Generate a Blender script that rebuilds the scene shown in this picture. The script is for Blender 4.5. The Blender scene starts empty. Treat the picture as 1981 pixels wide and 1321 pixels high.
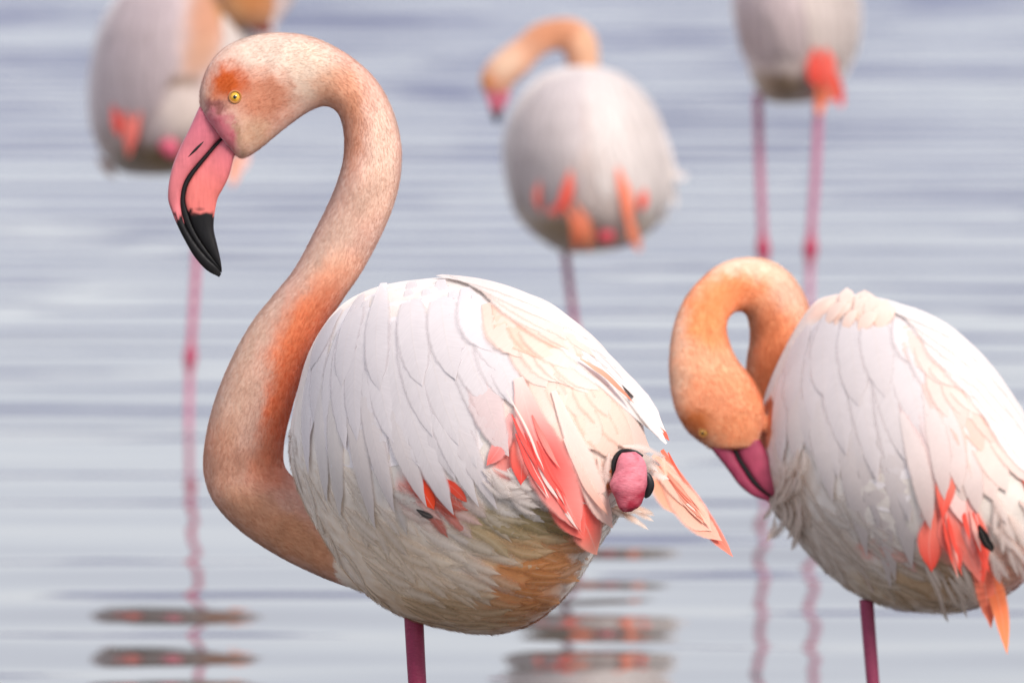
import bpy, math, random
import numpy as np
from mathutils import Vector
from mathutils.bvhtree import BVHTree

random.seed(7); RNG = np.random.default_rng(7)
scene = bpy.context.scene

# ------------------------------------------------------------------ camera
F = 19000.0            # focal length in photo pixels (1981 wide)
H = 1.42               # camera height above the water
TH = math.atan(1187.5 / F)
cam_d = bpy.data.cameras.new('camera')
cam_d.sensor_width = 36.0; cam_d.sensor_fit = 'HORIZONTAL'
cam_d.lens = 36.0 * F / 1981.0
cam_d.clip_start = 0.1; cam_d.clip_end = 12000
cam_d.dof.use_dof = True; cam_d.dof.focus_distance = 9.93; cam_d.dof.aperture_fstop = 11.0
cam = bpy.data.objects.new('camera', cam_d); scene.collection.objects.link(cam)
cam.location = (0, 0, H); cam.rotation_euler = (math.pi / 2 - TH, 0, 0)
scene.camera = cam

# ------------------------------------------------------------------ sky, sun, exposure
SUN_EL, SUN_AZ = math.radians(36), math.radians(152)     # azimuth clockwise from +Y (right, a little behind the camera)
world = bpy.data.worlds.new('World'); scene.world = world; world.use_nodes = True
wn = world.node_tree; bg = wn.nodes['Background']
sky = wn.nodes.new('ShaderNodeTexSky'); sky.sky_type = 'NISHITA'; sky.sun_disc = False
sky.sun_elevation = SUN_EL; sky.sun_rotation = SUN_AZ
sky.air_density = 1.0; sky.dust_density = 1.0; sky.ozone_density = 2.0
veil = wn.nodes.new('ShaderNodeMix'); veil.data_type = 'RGBA'; veil.inputs[0].default_value = 0.78      # an even veil of thin high cloud
veil.inputs[7].default_value = (7.05, 7.08, 7.8, 1)
wn.links.new(sky.outputs[0], veil.inputs[6]); wn.links.new(veil.outputs[2], bg.inputs[0]); bg.inputs[1].default_value = 0.10
sun_d = bpy.data.lights.new('sun', 'SUN'); sun_d.energy = 2.3; sun_d.angle = math.radians(20); sun_d.color = (1.0, 0.91, 0.82)
sun = bpy.data.objects.new('sun', sun_d); scene.collection.objects.link(sun)
sdir = Vector((math.sin(SUN_AZ) * math.cos(SUN_EL), math.cos(SUN_AZ) * math.cos(SUN_EL), math.sin(SUN_EL)))
sun.rotation_euler = (-sdir).to_track_quat('-Z', 'Y').to_euler(); sun.location = (3, -2, 8)
vs = scene.view_settings
vs.view_transform = 'Standard'; vs.look = 'None'; vs.gamma = 1; vs.use_curve_mapping = False; vs.exposure = 0.5
scene.cycles.use_denoising = True
scene.cycles.max_bounces = 8; scene.cycles.transparent_max_bounces = 24
scene.cycles.sample_clamp_indirect = 4

# ------------------------------------------------------------------ helpers
col = scene.collection
sT, cT = math.sin(TH), math.cos(TH)

def W(px, py, Y):
    """photo direction + real distance along Y -> point in the place"""
    a = (px - 990.5) / F; b = (660.5 - py) / F
    dy = cT + b * sT; dz = -sT + b * cT
    t = Y / dy
    return np.array((a * t, Y, H + dz * t))

def project(P):
    P = np.asarray(P, float); x = P[..., 0]; y = P[..., 1]; z = P[..., 2] - H
    f = y * cT - z * sT; u = y * sT + z * cT
    return 990.5 + F * x / f, 660.5 - F * u / f

def lin(r, g, b):
    def f(c):
        c /= 255.0
        return c / 12.92 if c <= 0.04045 else ((c + 0.055) / 1.055) ** 2.4
    return np.array((f(r), f(g), f(b)))

class Blotch:
    """cheap band-limited noise, about -1..1"""
    def __init__(s, scale, seed, n=14):
        r = np.random.default_rng(seed)
        d = r.normal(size=(n, 3)); d /= np.linalg.norm(d, axis=1)[:, None]
        s.k = d * (2 * math.pi / scale) * r.uniform(0.6, 1.7, n)[:, None]; s.p = r.uniform(0, 6.28, n)
    def __call__(s, P):
        return np.sin(np.asarray(P) @ s.k.T + s.p).sum(-1) / math.sqrt(len(s.p)) * 0.9

def crom(arr, n):
    """Catmull-Rom through the rows of arr, n samples"""
    A = np.asarray(arr, float); m = len(A)
    A = np.vstack([2 * A[0] - A[1], A, 2 * A[-1] - A[-2]])
    out = []
    for u in np.linspace(0, m - 1, n):
        i = min(int(u), m - 2); t = u - i
        p0, p1, p2, p3 = A[i], A[i + 1], A[i + 2], A[i + 3]
        out.append(0.5 * (2 * p1 + (p2 - p0) * t + (2 * p0 - 5 * p1 + 4 * p2 - p3) * t * t + (3 * p1 - p0 - 3 * p2 + p3) * t ** 3))
    return np.array(out)

def make_obj(name, verts, faces, mat, parent=None, org=None, colors=None, uvs=None, smooth=True, normals=None):
    me = bpy.data.meshes.new(name)
    V = np.asarray(verts, float)
    if org is not None: V = V - org
    me.from_pydata(V.tolist(), [], [list(map(int, f)) for f in faces])
    if smooth: me.polygons.foreach_set('use_smooth', np.ones(len(me.polygons), bool))
    if colors is not None:
        c = np.ones((len(V), 4)); c[:, :3] = np.clip(colors, 0, 1)
        me.color_attributes.new('Col', 'FLOAT_COLOR', 'POINT').data.foreach_set('color', c.ravel())
    if uvs is not None:
        uv = me.uv_layers.new(name='UVMap'); li = np.zeros(len(me.loops), int); me.loops.foreach_get('vertex_index', li)
        uv.data.foreach_set('uv', np.asarray(uvs, float)[li].ravel())
    if normals is not None: me.normals_split_custom_set_from_vertices(np.asarray(normals).tolist())
    me.materials.append(mat); me.update()
    o = bpy.data.objects.new(name, me); col.objects.link(o)
    if parent is not None: o.parent = parent
    return o

def ring_faces(n, m, cap=True):
    f = []
    for i in range(n - 1):
        for j in range(m):
            k = (j + 1) % m
            f.append((i * m + j, i * m + k, (i + 1) * m + k, (i + 1) * m + j))
    if cap:
        f.append(tuple(range(m - 1, -1, -1))); f.append(tuple((n - 1) * m + j for j in range(m)))
    return f

# ------------------------------------------------------------------ materials
def new_mat(name):
    m = bpy.data.materials.new(name); m.use_nodes = True
    nt = m.node_tree; return m, nt, nt.nodes['Principled BSDF'], nt.nodes['Material Output']

def mat_plumage(name, bump=0.12, scale=260.0):
    m, nt, b, out = new_mat(name); N, L = nt.nodes, nt.links
    at = N.new('ShaderNodeAttribute'); at.attribute_name = 'Col'
    tc = N.new('ShaderNodeTexCoord')
    n1 = N.new('ShaderNodeTexNoise'); n1.inputs['Scale'].default_value = 45; n1.inputs['Detail'].default_value = 5
    n2 = N.new('ShaderNodeTexNoise'); n2.inputs['Scale'].default_value = scale; n2.inputs['Detail'].default_value = 4
    L.new(tc.outputs['Object'], n1.inputs[0]); L.new(tc.outputs['Object'], n2.inputs[0])
    mr = N.new('ShaderNodeMapRange'); mr.inputs[1].default_value = 0.3; mr.inputs[2].default_value = 0.7
    mr.inputs[3].default_value = 0.93; mr.inputs[4].default_value = 1.05
    L.new(n1.outputs[0], mr.inputs[0])
    mx = N.new('ShaderNodeVectorMath'); mx.operation = 'SCALE'
    L.new(at.outputs['Color'], mx.inputs[0]); L.new(mr.outputs[0], mx.inputs['Scale'])
    L.new(mx.outputs[0], b.inputs['Base Color'])
    bp = N.new('ShaderNodeBump'); bp.inputs['Strength'].default_value = bump; bp.inputs['Distance'].default_value = 0.004
    L.new(n2.outputs[0], bp.inputs['Height']); L.new(bp.outputs[0], b.inputs['Normal'])
    b.inputs['Roughness'].default_value = 0.8; b.inputs['Specular IOR Level'].default_value = 0.15
    b.inputs['Sheen Weight'].default_value = 0.55; b.inputs['Sheen Roughness'].default_value = 0.45
    return m

def mat_feather(name, fray=0.09, soft=0.15):
    m, nt, b, out = new_mat(name); N, L = nt.nodes, nt.links
    at = N.new('ShaderNodeAttribute'); at.attribute_name = 'Col'
    uv = N.new('ShaderNodeUVMap'); uv.uv_map = 'UVMap'
    sp = N.new('ShaderNodeSeparateXYZ'); L.new(uv.outputs[0], sp.inputs[0])
    def math_n(op, a=None, c=None):
        n = N.new('ShaderNodeMath'); n.operation = op
        for i, v in enumerate((a, c)):
            if v is None: continue
            if isinstance(v, (int, float)): n.inputs[i].default_value = v
            else: L.new(v, n.inputs[i])
        return n.outputs[0]
    du = math_n('ABSOLUTE', math_n('SUBTRACT', sp.outputs[0], 0.5))          # 0 at shaft .. 0.5 at the edge
    barb = math_n('SUBTRACT', sp.outputs[1], math_n('MULTIPLY', du, 0.22))   # slanted barb coordinate
    oi = N.new('ShaderNodeObjectInfo')
    cv = N.new('ShaderNodeCombineXYZ'); L.new(math_n('MULTIPLY', barb, 70.0), cv.inputs[0]); L.new(math_n('MULTIPLY', sp.outputs[0], 3.0), cv.inputs[1])
    L.new(math_n('MULTIPLY', oi.outputs['Random'], 50.0), cv.inputs[2])
    nb = N.new('ShaderNodeTexNoise'); nb.inputs['Scale'].default_value = 1.0; nb.inputs['Detail'].default_value = 3; L.new(cv.outputs[0], nb.inputs[0])
    cv2 = N.new('ShaderNodeCombineXYZ'); L.new(math_n('MULTIPLY', barb, 13.0), cv2.inputs[0]); L.new(math_n('SIGN', math_n('SUBTRACT', sp.outputs[0], 0.5)), cv2.inputs[1])
    L.new(math_n('MULTIPLY', oi.outputs['Random'], 90.0), cv2.inputs[2])
    nf = N.new('ShaderNodeTexNoise'); nf.inputs['Scale'].default_value = 1.0; nf.inputs['Detail'].default_value = 5; nf.inputs['Roughness'].default_value = 0.75; L.new(cv2.outputs[0], nf.inputs[0])
    shaft = N.new('ShaderNodeMapRange'); shaft.inputs[1].default_value = 0.0; shaft.inputs[2].default_value = 0.03; shaft.inputs[3].default_value = 1.0; shaft.inputs[4].default_value = 0.0
    L.new(du, shaft.inputs[0])
    tone = N.new('ShaderNodeMapRange'); tone.inputs[1].default_value = 0.25; tone.inputs[2].default_value = 0.75; tone.inputs[3].default_value = 0.945; tone.inputs[4].default_value = 1.03
    L.new(nb.outputs[0], tone.inputs[0])
    sc = N.new('ShaderNodeVectorMath'); sc.operation = 'SCALE'; L.new(at.outputs['Color'], sc.inputs[0]); L.new(tone.outputs[0], sc.inputs['Scale'])
    mixc = N.new('ShaderNodeMix'); mixc.data_type = 'RGBA'; L.new(math_n('MULTIPLY', shaft.outputs[0], 0.22), mixc.inputs[0])
    L.new(sc.outputs[0], mixc.inputs[6]); mixc.inputs[7].default_value = (0.82, 0.72, 0.66, 1)
    L.new(mixc.outputs[2], b.inputs['Base Color'])
    hgt = math_n('ADD', math_n('MULTIPLY', nb.outputs[0], 0.5), math_n('MULTIPLY', shaft.outputs[0], 0.35))
    bp = N.new('ShaderNodeBump'); bp.inputs['Strength'].default_value = 0.08; bp.inputs['Distance'].default_value = 0.002
    L.new(hgt, bp.inputs['Height']); L.new(bp.outputs[0], b.inputs['Normal'])
    b.inputs['Roughness'].default_value = 0.62; b.inputs['Specular IOR Level'].default_value = 0.22
    b.inputs['Sheen Weight'].default_value = 0.12
    tr = N.new('ShaderNodeBsdfTranslucent'); L.new(mixc.outputs[2], tr.inputs[0])
    ms = N.new('ShaderNodeMixShader'); ms.inputs[0].default_value = 0.16; L.new(b.outputs[0], ms.inputs[1]); L.new(tr.outputs[0], ms.inputs[2])
    edge = math_n('SUBTRACT', 0.5, math_n('MULTIPLY', nf.outputs[0], fray))
    sm = N.new('ShaderNodeMapRange'); sm.interpolation_type = 'SMOOTHSTEP'; L.new(math_n('SUBTRACT', du, edge), sm.inputs[0]); sm.inputs[1].default_value = -soft; sm.inputs[2].default_value = 0.0
    cut = sm.outputs[0]
    tp = N.new('ShaderNodeBsdfTransparent'); mt = N.new('ShaderNodeMixShader'); L.new(cut, mt.inputs[0]); L.new(ms.outputs[0], mt.inputs[1]); L.new(tp.outputs[0], mt.inputs[2])
    L.new(mt.outputs[0], out.inputs[0])
    return m

def mat_simple(name, rough=0.4, spec=0.5, color=None, bump=0.0, scale=200.0, stretch=(1, 1, 1), coat=0.0, sss=0.0, mott=0.0):
    m, nt, b, out = new_mat(name); N, L = nt.nodes, nt.links
    tc = N.new('ShaderNodeTexCoord'); mp = N.new('ShaderNodeMapping'); mp.inputs['Scale'].default_value = stretch
    L.new(tc.outputs['Object'], mp.inputs[0])
    n2 = N.new('ShaderNodeTexNoise'); n2.inputs['Scale'].default_value = scale; n2.inputs['Detail'].default_value = 4; L.new(mp.outputs[0], n2.inputs[0])
    tone = N.new('ShaderNodeMapRange'); tone.inputs[1].default_value = 0.3; tone.inputs[2].default_value = 0.7; tone.inputs[3].default_value = 1 - mott; tone.inputs[4].default_value = 1 + mott
    L.new(n2.outputs[0], tone.inputs[0])
    sc = N.new('ShaderNodeVectorMath'); sc.operation = 'SCALE'; L.new(tone.outputs[0], sc.inputs['Scale'])
    if color is None:
        at = N.new('ShaderNodeAttribute'); at.attribute_name = 'Col'; L.new(at.outputs['Color'], sc.inputs[0])
    else: sc.inputs[0].default_value = tuple(color)
    L.new(sc.outputs[0], b.inputs['Base Color'])
    b.inputs['Roughness'].default_value = rough; b.inputs['Specular IOR Level'].default_value = spec; b.inputs['Coat Weight'].default_value = coat
    b.inputs['Subsurface Weight'].default_value = sss; b.inputs['Subsurface Radius'].default_value = (0.012, 0.004, 0.003); b.inputs['Subsurface Scale'].default_value = 0.5
    if bump:
        bp = N.new('ShaderNodeBump'); bp.inputs['Strength'].default_value = bump; bp.inputs['Distance'].default_value = 0.002
        L.new(n2.outputs[0], bp.inputs['Height']); L.new(bp.outputs[0], b.inputs['Normal'])
    return m

M_PLUM = mat_plumage('plumage')
M_FEATHER = mat_feather('feather_vane')
M_PLUME = mat_feather('downy_plume', fray=0.26, soft=0.38)
M_DOWN = mat_simple('down', rough=0.85, spec=0.1)
nt = M_DOWN.node_tree; _b = nt.nodes['Principled BSDF']; _t = nt.nodes.new('ShaderNodeBsdfTranslucent'); _m = nt.nodes.new('ShaderNodeMixShader'); _m.inputs[0].default_value = 0.15
nt.links.new(_b.inputs['Base Color'].links[0].from_socket, _t.inputs[0]); nt.links.new(_b.outputs[0], _m.inputs[1]); nt.links.new(_t.outputs[0], _m.inputs[2]); nt.links.new(_m.outputs[0], nt.nodes['Material Output'].inputs[0])
M_BILL = mat_simple('bill_horn', rough=0.42, spec=0.4, bump=0.25, scale=90, stretch=(3.0, 1, 0.5), mott=0.07)
M_LEG = mat_simple('leg_skin', rough=0.5, spec=0.35, bump=0.35, scale=240, stretch=(1, 1, 2.5), mott=0.12)
M_BLACK = mat_simple('black_horn', rough=0.4, spec=0.4, color=(0.012, 0.011, 0.012), bump=0.1)
M_EYE = mat_simple('eye_gloss', rough=0.12, spec=0.6, coat=0.6)

# ------------------------------------------------------------------ setting: water, lake bed, added dark backdrop reflected in the water
def axis(dense0, dense1, step, lo, hi, grow=1.25):
    a = list(np.arange(dense0, dense1, step)); s = step
    x = a[-1]
    while x < hi: s *= grow; x += s; a.append(x)
    s = step; x = a[0]; pre = []
    while x > lo: s *= grow; x -= s; pre.append(x)
    return np.array(pre[::-1] + a)

def build_water():
    xs = axis(-3.4, 3.4, 0.05, -3500, 3500); ys = axis(12.0, 58.0, 0.028, -120, 7000)
    X, Y = np.meshgrid(xs, ys); Z = np.zeros_like(X)
    r = np.random.default_rng(9)
    def comp(lam, slope, spread, n):
        nonlocal Z
        for _ in range(n):
            l = lam * math.exp(r.normal(0, 0.28)); k = 2 * math.pi / l; th = r.normal(0, spread)
            Z = Z + slope / math.sqrt(n) * math.sqrt(2) / k * np.sin(k * (X * math.sin(th) + Y * math.cos(th)) + r.uniform(0, 6.28))
    comp(0.8, 0.016, 0.16, 14)
    comp(0.42, 0.004, 0.18, 14)
    comp(0.18, 0.0015, 0.25, 12)
    comp(0.32, 0.0024, 0.9, 12)
    fade = np.clip((70 - Y) / 10, 0, 1) * np.clip((Y - 9) / 3, 0, 1) * np.clip((4.6 - np.abs(X)) / 1.0, 0, 1)
    Z *= fade
    nx, ny = len(xs), len(ys)
    V = np.stack([X, Y, Z], -1).reshape(-1, 3)
    i = np.arange(nx - 1)[None, :] + nx * np.arange(ny - 1)[:, None]
    Fq = np.stack([i, i + 1, i + 1 + nx, i + nx], -1).reshape(-1, 4)
    me = bpy.data.meshes.new('water'); me.vertices.add(len(V)); me.vertices.foreach_set('co', V.ravel())
    me.loops.add(Fq.size); me.loops.foreach_set('vertex_index', Fq.ravel().astype(np.int32))
    me.polygons.add(len(Fq)); me.polygons.foreach_set('loop_start', np.arange(0, Fq.size, 4, dtype=np.int32)); me.polygons.foreach_set('loop_total', np.full(len(Fq), 4, dtype=np.int32))
    me.update(calc_edges=True); me.polygons.foreach_set('use_smooth', np.ones(len(Fq), bool))
    m, nt, b, out = new_mat('lagoon_water'); N, L = nt.nodes, nt.links
    b.inputs['Base Color'].default_value = (0.11, 0.105, 0.10, 1); b.inputs['Roughness'].default_value = 0.02; b.inputs['IOR'].default_value = 1.333
    tc = N.new('ShaderNodeTexCoord'); mp = N.new('ShaderNodeMapping'); mp.inputs['Scale'].default_value = (1.5, 8, 1); L.new(tc.outputs['Object'], mp.inputs[0])
    n = N.new('ShaderNodeTexNoise'); n.inputs['Scale'].default_value = 1.0; n.inputs['Detail'].default_value = 3; L.new(mp.outputs[0], n.inputs[0])
    bp = N.new('ShaderNodeBump'); bp.inputs['Strength'].default_value = 0.12; bp.inputs['Distance'].default_value = 0.004
    L.new(n.outputs[0], bp.inputs['Height']); L.new(bp.outputs[0], b.inputs['Normal'])
    me.materials.append(m)
    o = bpy.data.objects.new('water', me); col.objects.link(o); o['kind'] = 'structure'

build_water()

def build_bed():
    g = 4000.0
    o = make_obj('lake_bed', [(-g, -g, -0.20), (g, -g, -0.20), (g, 7500, -0.20), (-g, 7500, -0.20)], [(0, 1, 2, 3)],
                 mat_simple('silt', rough=0.9, color=(0.16, 0.13, 0.09), bump=0.5, scale=3, mott=0.2), smooth=False)
    o['kind'] = 'structure'
build_bed()

def build_added_hills():  # unseen ridge added so that its reflection darkens the far water
    n = 160; xs = np.linspace(-3200, 3200, n); r = np.random.default_rng(4)
    h = 104 + sum(a * np.sin(xs / l + p) for a, l, p in [(22, 420, 1.0), (12, 170, 2.2), (6, 70, .4), (3, 31, 3)])
    V = []; Fc = []
    for i, x in enumerate(xs):
        V += [(x, 2300, -3), (x, 2420, h[i] * 0.75), (x, 2600, h[i]), (x, 3000, -3)]
    for i in range(n - 1):
        for j in range(3): a = i * 4 + j; Fc.append((a, a + 4, a + 5, a + 1))
    o = make_obj('added_dark_hills', V, Fc, mat_simple('dark_backdrop', rough=0.95, color=lin(118, 125, 150), bump=0.0, scale=0.02, mott=0.15))
    o['kind'] = 'structure'
build_added_hills()

# ------------------------------------------------------------------ flamingo building
def set_thing(o, label, group=None):
    o['label'] = label; o['category'] = 'flamingo'
    if group: o['group'] = group

def loft_pairs(pairs, Y0, n, m, latscale=1.0):
    """tube through pairs of edge points: (ax, ay, bx, by, dy, lateral factor)"""
    P = crom(pairs, n); V = []
    ph = np.linspace(0, 2 * math.pi, m, endpoint=False)
    cent = []
    for ax, ay, bx, by, dy, lf in P:
        A = W(ax, ay, Y0 + dy); B = W(bx, by, Y0 + dy); c = (A + B) / 2; h = (A - B) / 2; l = np.linalg.norm(h) * lf * latscale
        cent.append(c)
        V += [c + math.cos(p) * h + np.array((0, math.sin(p) * l, 0)) for p in ph]
    return np.array(V), ring_faces(n, m), np.array(cent), P

def torso(rows, Y0, dyc, yaw, ab, shrink, n=46, m=56):
    """stack of rotated egg-shaped plan sections between the left and right edges of the body"""
    R = crom(rows, n); V = []
    cy, sy = math.cos(yaw), math.sin(yaw)
    ph = np.linspace(0, 2 * math.pi, m, endpoint=False)
    a, b = ab, 1.0
    ex = math.sqrt((a * sy) ** 2 + (b * cy) ** 2)
    for py, l, r in R:
        l2 = l + shrink; r2 = r - shrink
        if r2 - l2 < 6: mid = (l + r) / 2; l2, r2 = mid - 3, mid + 3
        c = W((l2 + r2) / 2, py, Y0 + dyc); hw = (r2 - l2) / 2 * (Y0 + dyc) / F / ex
        for p in ph:
            u = a * math.cos(p) * hw; v = b * math.sin(p) * hw * (1 + 0.12 * math.cos(p))     # u along the body axis (breast +)
            V.append((c[0] - u * sy + v * cy, c[1] + u * cy + v * sy, c[2]))
    return np.array(V), ring_faces(n, m)

def remesh(name, parts, voxel, smooth_it):
    V = []; Fc = []; off = 0
    for v, f in parts:
        V.append(v); Fc += [tuple(i + off for i in q) for q in f]; off += len(v)
    me = bpy.data.meshes.new(name); me.from_pydata(np.vstack(V).tolist(), [], Fc)
    o = bpy.data.objects.new(name, me); col.objects.link(o)
    rm = o.modifiers.new('r', 'REMESH'); rm.mode = 'VOXEL'; rm.voxel_size = voxel; rm.use_smooth_shade = True
    sm = o.modifiers.new('s', 'SMOOTH'); sm.factor = 0.5; sm.iterations = smooth_it
    dg = bpy.context.evaluated_depsgraph_get(); ev = o.evaluated_get(dg); m2 = bpy.data.meshes.new_from_object(ev, depsgraph=dg)
    bpy.data.objects.remove(o); bpy.data.meshes.remove(me)
    nv = len(m2.vertices); co = np.zeros(nv * 3); m2.vertices.foreach_get('co', co); co = co.reshape(-1, 3)
    no = np.zeros(nv * 3); m2.vertices.foreach_get('normal', no); no = no.reshape(-1, 3)
    faces = [tuple(p.vertices) for p in m2.polygons]
    bpy.data.meshes.remove(m2)
    return co, no, faces

def smoothstep(x, a, b):
    t = np.clip((x - a) / (b - a), 0, 1); return t * t * (3 - 2 * t)

class Bird:
    def __init__(s, spec):
        s.sp = spec; s.Y0 = spec['Y']; s.detail = spec.get('detail', 1.0)
        s.base = W(*spec['foot'], s.Y0); s.base[2] = 0
        s.base[0] = W(spec['foot'][0], spec['foot'][1], s.Y0)[0]
        s.root = bpy.data.objects.new('flamingo', None); col.objects.link(s.root); s.root.location = s.base
        set_thing(s.root, spec['label'], 'flamingos standing in the water')
        s.px = s.Y0 / F                                       # metres per photo pixel here
        s.n1 = Blotch(0.022, spec['seed']); s.n2 = Blotch(0.007, spec['seed'] + 1); s.n3 = Blotch(0.05, spec['seed'] + 2)
        s.build_body()

    def obj(s, name, V, Fc, mat, parent=None, **k):
        return make_obj(name, V, Fc, mat, parent or s.root, org=s.base, **k)

    # plumage colours and some painted light and shade, in the bird's own side view
    def shade(s, P, neckmask):
        x, y = project(P); sp = s.sp
        x = x + s.n1(P) * 6 * (0.0005 / s.px) + s.n2(P) * 2.5; y = y + s.n1(P[:, [2, 0, 1]]) * 6 * (0.0005 / s.px) + s.n2(P[:, [1, 2, 0]]) * 2.5
        c = np.where(neckmask[:, None], lin(*sp['neck_col']), lin(*sp['body_col']))
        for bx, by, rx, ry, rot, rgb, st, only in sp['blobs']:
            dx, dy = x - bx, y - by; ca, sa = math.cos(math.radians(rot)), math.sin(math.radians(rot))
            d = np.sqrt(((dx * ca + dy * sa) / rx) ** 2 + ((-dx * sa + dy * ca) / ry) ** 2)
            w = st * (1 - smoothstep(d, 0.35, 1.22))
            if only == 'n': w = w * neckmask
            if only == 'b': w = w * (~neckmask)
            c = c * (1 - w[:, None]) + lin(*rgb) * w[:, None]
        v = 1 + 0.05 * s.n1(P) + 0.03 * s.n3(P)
        return np.clip(c * v[:, None], 0, 1)

    def build_body(s):
        sp = s.sp
        tv, tf = torso(sp['torso'], s.Y0, sp.get('dyc', 0.0), math.radians(sp['yaw']), sp.get('ab', 1.65), sp.get('shrink', 7))
        nv, nf, cent, _ = loft_pairs(sp['neck'], s.Y0, 150, 28)
        s.cent = cent; s.ntan = np.gradient(cent, axis=0); s.ntan /= np.linalg.norm(s.ntan, axis=1)[:, None]
        co, no, faces = remesh('body', [(tv, tf), (nv, nf)], sp['voxel'], sp.get('smooth', 8))
        s.co, s.no, s.faces = co, no, faces
        # neck or torso, by distance to the neck line relative to its thickness
        P = crom(sp['neck'], 150); rad = np.hypot(P[:, 0] - P[:, 2], P[:, 1] - P[:, 3]) / 2 * s.px
        k = np.arange(0, 150, 3)
        d = np.linalg.norm(co[:, None, :] - cent[None, k, :], axis=2) / (rad[None, k] * 1.22)
        s.nidx = k[np.argmin(d, axis=1)]; s.neckmask = d.min(axis=1) < 1.0
        tree = BVHTree.FromPolygons(tv.tolist(), tf)         # the torso alone decides what is wing and belly
        s.bvh = BVHTree.FromPolygons(co.tolist(), faces); s.tbvh = tree
        neck_end = sp.get('neck_end', 150); s.neckmask &= s.nidx <= neck_end
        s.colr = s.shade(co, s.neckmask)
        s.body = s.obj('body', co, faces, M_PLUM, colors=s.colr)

    def on_body(s, px, py, torso_only=True):
        o = np.array((0, 0, H)); d = W(px, py, 1.0) - o; d /= np.linalg.norm(d)
        loc, n, i, dist = (s.tbvh if torso_only else s.bvh).ray_cast(Vector(o), Vector(d))
        if loc is None: return None, None
        n = np.array(n); n = n if np.dot(n, d) < 0 else -n
        return np.array(loc), n

    def drape(s, pts, n):
        """photo-plane curve laid on the torso; past its edge it runs on at the depth it had"""
        pts = crom(pts, n) if len(pts) > 2 else np.array([np.array(pts[0]) + (np.array(pts[1]) - np.array(pts[0])) * t for t in np.linspace(0, 1, n)])
        out = [s.on_body(*p) for p in pts]
        lastY = None; lastN = None; Ys = []; Ns = []
        known = [i for i, o in enumerate(out) if o[0] is not None]
        for i, (l, nn) in enumerate(out):
            if l is not None: lastY, lastN = l[1], nn
            elif lastY is None:
                if known: lastY, lastN = out[known[0]][0][1], out[known[0]][1]
                else: lastY, lastN = s.Y0 + s.sp.get('dyc', 0), np.array((0, -1.0, 0))
            if l is None: lastN = lastN * 0.75 + np.array((0.05, -0.22, 0.10))
            Ys.append(lastY); Ns.append(lastN)
        Ys = np.array(Ys); Ns = np.array(Ns)
        for _ in range(2):
            Ys[1:-1] = (Ys[:-2] + 2 * Ys[1:-1] + Ys[2:]) / 4; Ns[1:-1] = (Ns[:-2] + 2 * Ns[1:-1] + Ns[2:]) / 4
        # keep it from diving behind the flank
        P = np.array([W(p[0], p[1], Y) for p, Y in zip(pts, Ys)])
        Ns /= np.linalg.norm(Ns, axis=1)[:, None]
        return P, Ns

    def feather(s, pts, width, c0, c1, edge=None, lift0=0.001, lift1=0.006, n=10, parent=None, point=0.5, roll=0.0, name='feather', edge_w=0.5, mid=None, camber=0.035, sag=1.0):
        if name == 'flight_feather': n = 16
        P, N = s.drape(pts, n); t = np.linspace(0, 1, n)
        P = P + N * (lift0 + (lift1 - lift0) * t ** 1.2)[:, None]
        T = np.gradient(P, axis=0); T /= np.linalg.norm(T, axis=1)[:, None]
        S = np.cross(T, N); S /= np.linalg.norm(S, axis=1)[:, None] + 1e-9
        prof = np.minimum(1.0, 0.22 + 2.0 * t) * np.clip(1 - np.clip((t - 0.55) / 0.45, 0, 1) ** (1.6 + 1.6 * (1 - point)), 0.03, 1) ** (0.6 + 0.35 * point)
        w = width * s.px / 2 * prof
        us = np.array((-1, -0.62, -0.22, 0.22, 0.62, 1)); V = []; C = []; UV = []; NN = []
        c0 = lin(*c0); c1 = lin(*c1); ce = None if edge is None else lin(*edge); cm = None if mid is None else lin(*mid)
        wob = RNG.normal(0, 0.012, (n, 2)); asym = RNG.uniform(-0.12, 0.12)
        for i in range(n):
            for u in us:
                uu = u * (1 + wob[i, 0 if u < 0 else 1] * (abs(u) > 0.9)) + asym * (1 - u * u) * 0.0
                back = -0.10 * abs(u) ** 2 * width * s.px * (t[i] ** 2)            # barbs swept towards the tip
                p = P[i] + S[i] * (w[i] * uu) + N[i] * (w[i] * (camber * (1 - u * u) + roll * u) - sag * (w[i] * uu) ** 2 / (2 * 0.165)) + T[i] * back
                V.append(p); UV.append((0.5 + u / 2, t[i])); NN.append(N[i] + S[i] * 0.12 * u + T[i] * 0.12 * (t[i] - 0.4))
                cc = c0 * (1 - t[i]) + c1 * t[i]
                if cm is not None: q = math.exp(-((t[i] - 0.5) / 0.28) ** 2); cc = cc * (1 - q) + cm * q
                if ce is not None: q = smoothstep(np.array(abs(u)), edge_w, 1.05); cc = cc * (1 - q) + ce * q
                C.append(cc * random.uniform(0.985, 1.01))
        m = len(us)
        Fc = [(i * m + j, i * m + j + 1, (i + 1) * m + j + 1, (i + 1) * m + j) for i in range(n - 1) for j in range(m - 1)]
        NN = np.array(NN)
        if name == 'flight_feather': NN = NN * 0.6 + np.array((0, -0.5, 0.25))
        NN /= np.linalg.norm(NN, axis=1)[:, None]
        return s.obj(name, V, Fc, M_PLUME if name in ('plume', 'down_feather') else M_FEATHER, parent, colors=np.array(C), uvs=UV, normals=NN)

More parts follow.
